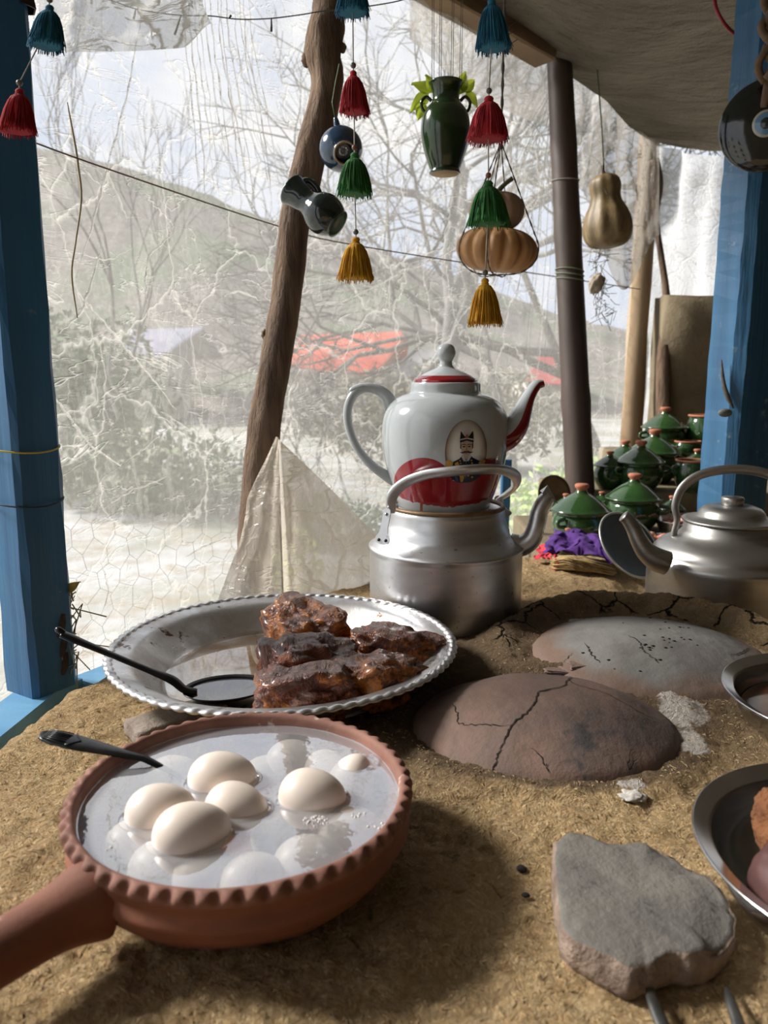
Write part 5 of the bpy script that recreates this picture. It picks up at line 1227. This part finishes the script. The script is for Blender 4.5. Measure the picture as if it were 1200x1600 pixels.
def twist(pts, r=.0014): return tube(pts, [r*(1+.35*math.sin(i*1.7)) for i in range(len(pts))], 6)
def seg(a, b, n=30): return [a.lerp(b, i/n) for i in range(n+1)]
R1 = 64/FPX*D; cb = g1-o0
for k, (dx, dy) in enumerate(((-.92, -.35), (-.35, -.93), (.93, -.30), (.45, .9), (-.5, .85))):
    dv = Vector((dx, dy, 0)); rimp = cb+dv*R1*1.03+Vector((0, 0, .004)); pts = [Vector(tuple(q)[:3]) for q in cr([tuple(cb+Vector((0, 0, -.050))), tuple(cb+dv*R1*.6+Vector((0, 0, -.047))), tuple(cb+dv*R1*.96+Vector((0, 0, -.026))), tuple(rimp), tuple(cb+dv*R1*.90+Vector((0, 0, .034)))], 7)]
    pts += seg(pts[-1], apex, 30)[1:]; me('cord', *twist(pts), M_cord, t)
me('cord', *twist(seg(apex, Vector((apex.x, apex.y+.0, 1.45-o0.z)), 60), .0028), M_cord, t)
me('frayed_end', *join(*[tube([apex+Vector((0, 0, .17)), apex+Vector((.010*math.cos(k*1.3), .008*math.sin(k*2), .185+.004*k)), apex+Vector((.03*math.cos(k*2.1), .01, .20+.006*k))], .0008, 4) for k in range(7)]), M_cord, t)
# --- gourd
D = 2.40; g = W(948, 330, D); s_ = D/FPX; t = thing('gourd', 'pear shaped mottled gourd hanging in a net right of the brown pole', 'gourd', g); t.rotation_euler = (0, -.12, 0)
pr = [(0, -54), (14, -55), (28, -50), (36, -38), (37.5, -22), (33, -4), (25, 12), (22.5, 24), (24, 36), (22, 46), (14, 53), (5, 55), (0, 54)]
p = [(max(0, a*s_), b*s_) for a, b, _ in cr([(a, b, 0) for a, b in pr], 4)]
me('gourd_skin', *lathe(p, 80, lambda a, r, z, j: (r*(1+.035*math.cos(a*9)+.03*n3(math.cos(a), math.sin(a), z*20)), z)), M_gourd, t)
me('stem', *stube([(0, 0, 54*s_, .008), (-.004, 0, 60*s_, .006), (-.004, 0, 68*s_, .005)], 8, 4), M_bark, t)
me('string', *tube([(-.0, 0, 60*s_), (.002, .0, 120*s_), (0, .0, 205*s_)], .0022, 6), P('green_cord', (.12, .16, .07), bst=0), t)
for k in range(3): 
    a = k*2.1; me('string', *tube([(0, 0, 80*s_), (22*s_*math.cos(a), 22*s_*math.sin(a), 42*s_), (24*s_*math.cos(a+.3), 24*s_*math.sin(a+.3), 20*s_)], .0008, 4), M_lcord, t)
V, F = [], []; rg = random.Random(8)
for k in range(70):
    p0 = Vector((-24*s_+rg.gauss(0, .012), -.05+rg.gauss(0, .01), -52*s_-rg.uniform(0, .24))); V, F = join((V, F), tube([p0, p0+Vector((rg.gauss(0, .012), rg.gauss(0, .01), rg.gauss(0, .014))), p0+Vector((rg.gauss(0, .018), rg.gauss(0, .01), -.02+rg.gauss(0, .015)))], .0009, 4))
o = me('dried_herbs', V, F, P('dried_herb', (.16, .14, .09), bst=0), t); o['kind'] = 'stuff'
g = W(932, 443, 2.35); lumpy('garlic_bulb', g, .022, .02, .030, (0, .4, 0), P('garlic_skin', (.42, .36, .27), (.3, .25, .18), 20, .7), 'small dried grey bulb hanging below the gourd beside the brown pole', 'bulb', 3, .2, .9, 4)
# --- evil eye disc on right post with macrame
D = 1.545; g = W(1197, 196, D); s_ = D/FPX; t = thing('glass_eye', 'round black glass disc with a blue and white eye, hung on the right post', 'ornament', g); t.rotation_euler = Vector((-.42, -.90, -.05)).to_track_quat('Z', 'Y').to_euler()
p = [(0, -.010), (50*s_, -.010), (66*s_, -.003), (68.5*s_, .001), (66*s_, .006), (50*s_, .013), (30*s_, .017), (0, .018)]
me('disc', *lathe([(max(0, a), b) for a, b, _ in cr([(a, b, 0) for a, b in p], 3)], 80, cap=False), P('marbled_black_glass', (.006, .010, .010), (.02, .035, .03), 14, .08, coat=.8, bst=.15, bs=12, bd=.004, lo=.5, hi=.8), t)
for nm, r_, h_, col in (('eye_white', 21, .0175, (.55, .52, .44)), ('eye_blue', 17.5, .0182, (.14, .30, .48)), ('eye_pupil', 9, .0188, (.03, .04, .05))):
    me(nm, *lathe([(0, h_+.001), (r_*s_*.9, h_+.0008), (r_*s_, h_-.0006)], 40, cap=False), P(nm, col, rough=.2, coat=.6, bst=0), t)
t2 = thing('macrame_hanger', 'thick brown knotted cord hanger above the black glass disc', 'hanger', g+Vector((-.012, -.03, .09)))
for k in range(3):
    for s in (-1, 1):
        pts = [(.020*math.sin(i*.55+k*2.1)*s+(k-1)*.012, -.012+.010*math.cos(i*.55+k*2.1), -.02+i*.0105) for i in range(42)]
        me('knotted_cord', *tube(pts, .0075, 7), P('brown_jute', (.20, .13, .08), (.12, .08, .05), 60, .9, bs=150, bst=.6), t2)
me('knotted_cord', *stube([(0, 0, .0, .012), (0, .012, -.03, .009), (0, .02, -.06, .008)], 8, 4), M_bark, t2)
# red cable
t = tag(me('cable', *stube([(*W(1118, -60, 1.75), .004), (*W(1117, 0, 1.75), .004), (*W(1125, 26, 1.75), .004), (*W(1142, 48, 1.77), .004), (*W(1165, 62, 1.8), .004)], 10, 6), P('red_cable', (.30, .01, .02), rough=.35, bst=0)), 'red cable bent towards the top of the right blue post', 'cable')
# --- bell top left
D = 1.0; g = W(30, -2, D); t = thing('hanging_bell', 'dark metal bell at the top left corner beside the post', 'bell', g)
me('bell_body', *lathe([(.004, .045), (.012, .042), (.016, .02), (.019, .002), (.0215, -.012), (.0195, -.012), (.015, .01), (.010, .035)], 6, cap=False), P('bell_metal', (.05, .042, .038), rough=.5, metal=.7), t, False)
me('string', *tube([(0, 0, .044), (.0, .0, .45)], .001, 5), M_cord, t)
# --- string lights wire
pts = [(30, -60), (100, -22), (172, 0), (205, 12), (240, 19), (285, 24), (330, 25), (372, 30), (420, 29), (470, 23), (500, 18), (540, 14), (600, 6), (640, -4), (700, -30)]
WD = 1.42; t = thing('light_string', 'thin dark wire of tiny lights strung across the top of the sheet', 'wire', W(300, 24, WD)); o0 = Vector(t.location)
me('wire', *stube([(*(W(a, b, WD)-o0), .0011) for a, b in pts], 5, 6), M_wire, t)
for a, b, dx, L_ in ((143, -8, 0, 14), (212, 14, -3, 16), (283, 24, -10, 30), (358, 28, 3, -4), (424, 29, 0, 20), (571, 10, 2, 12)):
    p0 = W(a, b, WD)-o0; p1 = W(a+dx, b+L_, WD)-o0; me('bulb', *tube([p0, p0.lerp(p1, .6), p1], [.0012, .0022, .0022], 6), M_wire, t)
# --- brown stay cord across the sheet
t = tag(me('stay_cord', *stube([(*W(-30, 190, 1.17), .0014), (*W(36, 216, 1.22), .0014), (*W(180, 268, 1.42), .0016), (*W(440, 355, 1.86), .0016), (*W(560, 384, 2.05), .0016), (*W(840, 428, 2.62), .0018), (*W(1000, 452, 3.25), .002)], 6, 5), P('brown_cord', (.20, .13, .11), bst=0)), 'thin brown cord slanting across the sheet from the left post to the pale post', 'cord')
t = tag(me('twig', *stube([(*W(105, 160, 1.33), .0012), (*W(118, 230, 1.34), .002), (*W(122, 260, 1.34), .0022), (*W(127, 310, 1.34), .002), (*W(118, 380, 1.33), .0016), (*W(112, 430, 1.33), .0018), (*W(121, 497, 1.33), .001)], 6, 5), P('ochre_stem', (.42, .33, .17), bst=0)), 'thin ochre dry stem hanging beside the left post', 'twig')
# --- yellow leaf tags beside the left post
DL = P('ochre_leaf', (.50, .40, .07), (.34, .25, .05), 40, .7, bst=0)
for px, py, D, rot, L_, lb in ((40, 285, 1.10, (.2, 1.4, .2), .012, 'small dark yellow leaf high on the right side of the left post'), (62, 572, 1.12, (1.2, .9, .3), .026, 'olive yellow dry leaf halfway down the left post'), (105, 925, 1.13, (1.0, -.7, .2), .024, 'yellow dry leaf near the foot of the left post')):
    o = me('dry_leaf', *leafmesh(L_, L_*.7, .2, 1), DL, None, True, loc=W(px, py, D)); o.rotation_euler = rot; tag(o, lb, 'leaf')
V, F = [], []; rr_ = random.Random(9)
for k in range(26):
    a = W(108+rr_.uniform(-10, 14), 930+rr_.uniform(-10, 120), 1.14); V, F = join((V, F), tube([a, a+Vector((rr_.gauss(0, .012), rr_.gauss(0, .008), rr_.gauss(0, .018))), a+Vector((rr_.gauss(0, .02), rr_.gauss(0, .01), -.02+rr_.gauss(0, .02)))], .0010, 4))
tag(me('dry_tendrils', V, F, P('tendril', (.42, .36, .22), bst=0)), 'tangle of dry tendrils at the foot of the left post', 'plant', kind='stuff')

# ================================================================= PLASTIC DRAPE, UPPER FLAP, WIRE NET
def grid_sheet(name, fn, nu, nv, mat, label, cat):
    v = [fn(i/nu, j/nv) for i in range(nu+1) for j in range(nv+1)]; f = [(i*(nv+1)+j, (i+1)*(nv+1)+j, (i+1)*(nv+1)+j+1, i*(nv+1)+j+1) for i in range(nu) for j in range(nv)]
    o = me(name, v, f, mat); return tag(o, label, cat)
DD = 1.545
Lc = cr([(431, 682, 0), (418, 712, 0), (400, 748, 0), (387, 778, 0), (384, 800, 0), (376, 840, 0), (358, 890, 0), (338, 945, 0), (325, 990, 0)], 6)
Rc = cr([(431, 682, 0), (452, 702, 0), (490, 738, 0), (535, 782, 0), (585, 832, 0), (640, 872, 0)], 8)
def samp(c, u): k = min(len(c)-2, int(u*(len(c)-1))); w_ = u*(len(c)-1)-k; return c[k]+(c[k+1]-c[k])*w_
def drape(u, w_):
    # u across: 0 left edge, 1 right edge ; w_ down
    if u < .30: 
        s = u/.30; t0 = samp(Lc, w_); b = (435+2*w_*5, 684+w_*300); px, py = t0[0]+(b[0]-t0[0])*s, t0[1]+(b[1]-t0[1])*s
    else:
        s = (u-.30)/.70; t0 = samp(Rc, s); b = (440+s*200, 984-s*10); px, py = t0[0]+(b[0]-t0[0])*w_, t0[1]+(b[1]-t0[1])*w_
        if s < .0001: px, py = 435+w_*10, 684+w_*300
    d = DD-.012+(.045 if u > .30 else -.025*math.sin(u/.30*PI))*sm(.30, .36, u) + .010*math.sin(u*26+w_*2)*(.2+w_) + .006*fb(u*3, w_*2, 1, 2, 3)
    return tuple(W(px, py, d))
grid_sheet('plastic_drape', drape, 120, 60, M_drape, 'dusty cream plastic gathered over the trunk post and draped down to the counter', 'plastic sheet')
def hem(): 
    pts = [(*W(samp(Rc, u)[0], samp(Rc, u)[1], DD+.028), .0012) for u in [i/14 for i in range(15)]]; return stube(pts, 6, 3)
def flap(u, w_):
    x = 25+u*300; yb = 78+7*math.sin(u*3)-8*u+(0 if u < .86 else -34*sm(.86, 1., u)); y = -70+(yb+70)*w_
    return tuple(W(x+8*math.sin(w_*7)*sm(.8, 1, u), y, 1.36+.012*math.sin(u*17+w_*4)+.01*fb(u*5, w_*3, 2, 2, 4)-.012*w_))
grid_sheet('plastic_flap', flap, 90, 40, M_sheet2, 'folded over flap of cloudy plastic at the top left behind the tassels', 'plastic sheet')
def flap2(u, w_):
    x = 640+u*270; top__ = -90+u*185; bot_ = 60+150*u+30*math.sin(u*PI); y = top__+(bot_-top__)*w_
    return tuple(W(x, y, 2.42+.5*u+.02*fb(u*5, w_*3, 5, 2, 4)+.02*math.sin(w_*9+u*7)))
grid_sheet('plastic_valance', flap2, 90, 30, M_smoky, 'grey brown plastic hanging under the header beam behind the pumpkin cords', 'plastic sheet')
def wrap(u, w_):
    px = 905+u*125; y = 95+70*u+ (w_*(260-60*math.cos(u*6)))
    return tuple(W(px, y, 2.95+.4*u+.02*math.sin(u*22+w_*3)+.03*fb(u*4, w_*2, 6, 2, 4)))
grid_sheet('plastic_valance', wrap, 70, 40, M_smoky, 'cream plastic bunched round the head of the pale post above the gourd', 'plastic sheet')
# real folds pressed into the sheet: slender doubled strips lying on it
_spl = [Vector((p[0], p[1], 0)) for p in cr([(*p, 0) for p in PLAN], 12)]
def on_sheet(px, py, off=.03):
    d = ray(px, py)
    for a, b in zip(_spl, _spl[1:]):
        e = b-a; den = d.x*e.y-d.y*e.x
        if abs(den) < 1e-9: continue
        tt = (a.x*e.y-a.y*e.x)/den; u = (a.x*d.y-a.y*d.x)/den
        if 0 <= u <= 1 and tt > 0: return CAM+d*tt*(1-off/(tt*max(.3, 1)))
    return CAM+d*2
wl = bpy.data.objects['wall_left']; rc_ = random.Random(12)
def crease(pts, wd=.0022, name='crease'):
    q = cr([(*on_sheet(*p), 0) for p in pts], 7); V = []; F = []
    for i, p in enumerate(q):
        p = Vector(p[:3]); T = (Vector(q[min(i+1, len(q)-1)][:3])-Vector(q[max(i-1, 0)][:3])).normalized(); N = T.cross(p-CAM).normalized(); k = wd*(.25+.75*math.sin(PI*i/(len(q)-1)))*rc_.uniform(.6, 1.3)
        j = Vector((rc_.gauss(0, .0012), 0, rc_.gauss(0, .0012))); V += [p+j-N*k, p+j+(CAM-p).normalized()*k*.8, p+j+N*k]
    for i in range(len(q)-1): F += [(i*3, i*3+1, i*3+4, i*3+3), (i*3+1, i*3+2, i*3+5, i*3+4)]
    o = me(name, V, F, M_sheet2, wl)
for pts in ([(118, 452), (150, 490), (190, 535), (232, 585), (275, 640)], [(62, 590), (100, 640), (140, 692), (188, 728)], [(188, 728), (225, 700), (262, 668)], [(90, 696), (145, 694)], [(150, 800), (200, 770), (260, 745)], [(160, 250), (185, 310), (200, 345)], [(120, 430), (150, 330), (175, 240), (205, 120), (222, 10)], [(95, 520), (130, 480), (160, 380)], [(340, 470), (370, 455), (410, 470)], [(230, 500), (228, 440), (235, 400), (275, 360)], [(290, 870), (330, 850), (385, 835)], [(620, 430), (700, 395), (760, 350)], [(520, 480), (600, 440), (680, 400)]): crease(pts, .0026)
for k in range(13):
    x = 288+k*9+rc_.uniform(-3, 3); crease([(x-6, -30), (x, 60), (x+14+k, 190), (x+22+2*k, 300+rc_.uniform(-60, 60))], rc_.uniform(.0010, .0022))
for k in range(17):
    x = 690+k*12+rc_.uniform(-5, 5); crease([(872, 120), (866-(866-x)*.35, 240), (866-(866-x)*.7, 380), (x-10, 520+rc_.uniform(-60, 90))], rc_.uniform(.0010, .0024))
for k in range(26):
    x, y = rc_.uniform(60, 880), rc_.uniform(230, 900); a = rc_.uniform(0, PI); L_ = rc_.uniform(12, 45); crease([(x, y), (x+L_*math.cos(a), y+L_*math.sin(a)), (x+2*L_*math.cos(a+.3), y+2*L_*math.sin(a+.3))], rc_.uniform(.0008, .0018))
# hexagonal wire netting outside the sheet
pl = cr([(-.70+.02, 1.34, 0), (-.40, 1.94, 0), (.06, 2.50, 0), (.50, 2.98, 0)], 16); Ls = [0]
for a, b in zip(pl, pl[1:]): Ls.append(Ls[-1]+float(np.linalg.norm(b-a)))
def on_pl(s, z):
    k = max(0, min(len(Ls)-2, int(np.searchsorted(Ls, s))-1)); u = (s-Ls[k])/(Ls[k+1]-Ls[k]); a = pl[k]+(pl[k+1]-pl[k])*u
    return Vector((a[0]-.01*n3(s*4, z*4, 2), a[1], z))
V, F = [], []; hx = .036; rh = random.Random(2); jit = {}
def hv(i, j):
    if (i, j) not in jit: jit[(i, j)] = (rh.uniform(-.006, .006), rh.uniform(-.006, .006))
    return jit[(i, j)]
for r in range(-9, 9):
    for c_ in range(int(Ls[-1]/(hx*1.75))):
        cx_ = (c_+.5*(r % 2))*hx*1.75; cz_ = r*hx*1.5
        pts = []
        for k in range(6):
            a = PI/6+PI/3*k; s, z = cx_+hx*math.cos(a), cz_+hx*math.sin(a); key = (round(s/.008), round(z/.008)); jx, jz = hv(*key); pts.append((s+jx, z+jz))
        for k in range(3):
            (s0, z0_), (s1, z1_) = pts[k], pts[k+1]; q = tube([on_pl(max(0, min(Ls[-1], s0)), z0_), on_pl(max(0, min(Ls[-1], s1)), z1_)], .0006, 3, cap=False); V, F = (V+q[0], F+[tuple(i+len(V) for i in x) for x in q[1]])
tag(me('wire_netting', V, F, P('rusty_wire', (.16, .14, .12), bst=0)), 'hexagonal chicken wire behind the lower part of the plastic sheet', 'netting', kind='stuff')

# ================================================================= OUTSIDE
def tree(name, label, base, seed, length, radius, depth, mat, lean=(0, 0, 1), spread=.6, up=.25, grp='bare trees outside the sheet'):
    r_ = random.Random(seed); V = []; F = []
    def grow(p, d, l, r, k):
        pts = [p]; dd = d.copy(); n = 3
        for i in range(n): dd = (dd+Vector((r_.gauss(0, .16), r_.gauss(0, .16), r_.gauss(0, .12)+up*.1))).normalized(); pts.append(pts[-1]+dd*l/n)
        v, f = tube(pts, [r*(1-.33*i/n) for i in range(n+1)], 6 if k > depth-2 else 4, cap=False); o = len(V); V.extend(v); F.extend([tuple(a+o for a in q) for q in f])
        if k == 0: return
        for c in range(r_.choice((2, 3, 3))):
            a = r_.uniform(0, 2*PI); q = dd.orthogonal().normalized(); q.rotate(Matrix.Rotation(a, 3, dd)); nd_ = (dd+q*r_.uniform(.4, 1.1)*spread*1.3+Vector((0, 0, up*.3))).normalized()
            grow(pts[-1] if c else pts[-2].lerp(pts[-1], r_.random()), nd_, l*r_.uniform(.62, .88), r*.62, k-1)
    grow(Vector((0, 0, 0)), Vector(lean).normalized(), length, radius, depth)
    return tag(me(name, V, F, mat, None, True, loc=base), label, 'tree', grp)
M_tw = P('grey_bark', (.10, .092, .085), (.06, .054, .05), 10, .9, bst=0)
M_tw2 = P('pale_bark', (.20, .195, .19), (.13, .125, .12), 10, .9, bst=0)
tree('bare_tree', 'pale bare tree with spreading boughs outside, behind the green vase', (.85, 8.2, -1.15), 16, 1.9, .12, 7, M_tw2, (-.02, 0, 1), .75, .1)
tree('bare_tree', 'bare tree outside whose twigs fill the gap between trunk post and vase', (1.7, 9.8, -1.15), 12, 1.9, .08, 7, M_tw, (.1, 0, 1), .75, .15)
tree('bare_tree', 'thin bare tree outside with a forked crown behind the upper left sheet', (-3.3, 8.6, -1.15), 21, 1.5, .045, 6, M_tw, (.05, 0, 1), .40, .5)
tree('bare_tree', 'bare tree outside to the right, seen between the pumpkins and the brown pole', (3.2, 11, -1.15), 33, 2.2, .10, 7, M_tw, (-.15, 0, 1), .75, .1)
tree('bare_tree', 'shadowy bare tree outside behind the white sheet on the right', (5.2, 9.5, -1.15), 51, 2.0, .12, 6, M_tw, (-.05, 0, 1), .7, .2)
tree('sapling', 'small leafy sapling outside in front of the orange roof', (-.62, 7.3, -1.15), 61, .62, .018, 4, M_tw, (.1, 0, 1), .4, .6)
def bush(label, base, sx, sy, sz, c1, c2, seed, n=1500, ls=.05):
    r_ = random.Random(seed); V = []; F = []
    for k in range(n):
        d = Vector((r_.gauss(0, 1), r_.gauss(0, 1), r_.gauss(0, 1))).normalized()*r_.random()**.4; p = Vector((d.x*sx, d.y*sy, (d.z*.5+.5)*sz*(1+.3*n3(d.x*3, d.y*3, seed))))
        a = Vector((r_.gauss(0, 1), r_.gauss(0, 1), r_.gauss(0, 1))).normalized(); b = a.orthogonal().normalized(); s = ls*r_.uniform(.5, 1.2); o = len(V); V += [p-a*s, p+b*s*.4, p+a*s, p-b*s*.4]; F.append((o, o+1, o+2, o+3))
    m = bpy.data.objects.new('x', None); bpy.data.objects.remove(m)
    return tag(me('bush', V, F, P('foliage', c1, c2, 1.5, .8, bst=0), None, False, loc=base), label, 'bush', 'bushes outside the sheet')
bush('dark green bush outside behind the left part of the sheet', (-4.2, 10, -1.1), 1.6, 1.2, 2.4, (.10, .15, .06), (.05, .08, .035), 1, 2600, .10)
bush('grey green bush outside in the middle distance, left of the trunk post', (-2.6, 8.6, -1.15), 1.3, .8, 1.0, (.14, .18, .09), (.08, .10, .05), 2, 2000, .07)
bush('bright yellow green bush outside low behind the kettle spout', (1.75, 6.4, -1.15), .8, .7, .85, (.45, .58, .22), (.32, .45, .12), 3, 2200, .06)
bush('long pale green hedge outside, right of the brown pole', (2.9, 7.4, -1.15), 1.1, .6, 1.0, (.48, .52, .30), (.36, .42, .2), 4, 2200, .06)
bush('small yellow leaved plant outside, right of the drape top', (-.60, 5.0, -1.05), .20, .2, .50, (.62, .68, .12), (.5, .58, .1), 5, 260, .04)
bush('dark green shrub outside behind the teapot handle', (-.5, 7.0, -1.15), .75, .4, .45, (.10, .16, .09), (.06, .10, .05), 6, 1200, .05)
bush('olive brown scrub outside behind the teapot', (1.0, 13, -1.15), 2.4, 1.2, 1.7, (.20, .19, .12), (.12, .115, .07), 7, 3500, .10)
bush('olive brown scrub outside far left', (-6.5, 13, -1.15), 2.6, 1.2, 2.4, (.16, .16, .10), (.10, .10, .06), 8, 3500, .10)
def house(label, corners, zr, wallz, roofcol, wallcol, seed):
    """corners: four roof points front-left, front-right, back-right, back-left"""
    c = sum(corners, Vector())/4; t = thing('house', label, 'house', (c.x, c.y, wallz)); o0 = Vector((c.x, c.y, wallz)); fl, fr, br, bl = [p-o0 for p in corners]
    m = P('roof_sheet', roofcol, tuple(x*.85 for x in roofcol), 2, .6, bst=0); n = 40; v = []; f = []
    for i in range(n*2+1):
        u = i/(n*2); e = .035*(1 if i % 2 else 0); a, b = fl.lerp(fr, u), bl.lerp(br, u)
        for zz in (0, -.05): v += [a+Vector((0, 0, e+zz)), b+Vector((0, 0, e+zz))]
    for i in range(n*2): a = i*4; f += [(a, a+4, a+5, a+1), (a+2, a+3, a+7, a+6), (a, a+2, a+6, a+4), (a+1, a+5, a+7, a+3)]
    me('roof', v, f, m, t, False)
    # back slope
    dv = Vector((0, 1, 0))*(bl-fl).length*.8; v = [bl, br, br+dv+Vector((0, 0, -zr)), bl+dv+Vector((0, 0, -zr))]; v += [p+Vector((0, 0, -.05)) for p in v]; me('roof', v, [(0, 1, 2, 3), (7, 6, 5, 4), (0, 4, 5, 1), (2, 6, 7, 3), (1, 5, 6, 2), (3, 7, 4, 0)], m, t, False)
    ins = .12; a = fl.lerp(fr, ins*.5); b = fr.lerp(fl, ins*.5); c2 = b+dv*1.3; d = a+dv*1.3; v = []
    for p in (a, b, c2, d): v += [Vector((p.x, p.y+.25, 0)), Vector((p.x, p.y+.25, min(fl.z, fr.z)+.1))]
    me('wall', v, [(0, 2, 3, 1), (2, 4, 5, 3), (4, 6, 7, 5), (6, 0, 1, 7)], P('house_wall', wallcol, rough=.9, bst=0), t, False)
house('far house with an orange roof outside, seen just right of the trunk post', [W(445, 572, 21), W(585, 586, 21), W(640, 518, 25), W(470, 524, 25)], 1, -1.3, (.80, .16, .07), (.5, .46, .4), 1)
house('far house with a pale lavender roof outside, behind the left part of the sheet', [W(195, 545, 24), W(245, 560, 24), W(318, 512, 28), W(205, 516, 28)], 1, -1.3, (.60, .58, .66), (.45, .42, .36), 2)
house('far house with a red roof outside, seen between teapot spout and brown pole', [W(822, 598, 30), W(905, 602, 30), W(900, 562, 33), W(842, 556, 33)], 1, -1.5, (.58, .12, .11), (.5, .46, .4), 3)
house('grey roofed house outside right of the orange roof', [W(590, 588, 26), W(720, 592, 26), W(700, 548, 29), W(640, 545, 29)], 1, -1.4, (.42, .41, .40), (.42, .38, .33), 4)
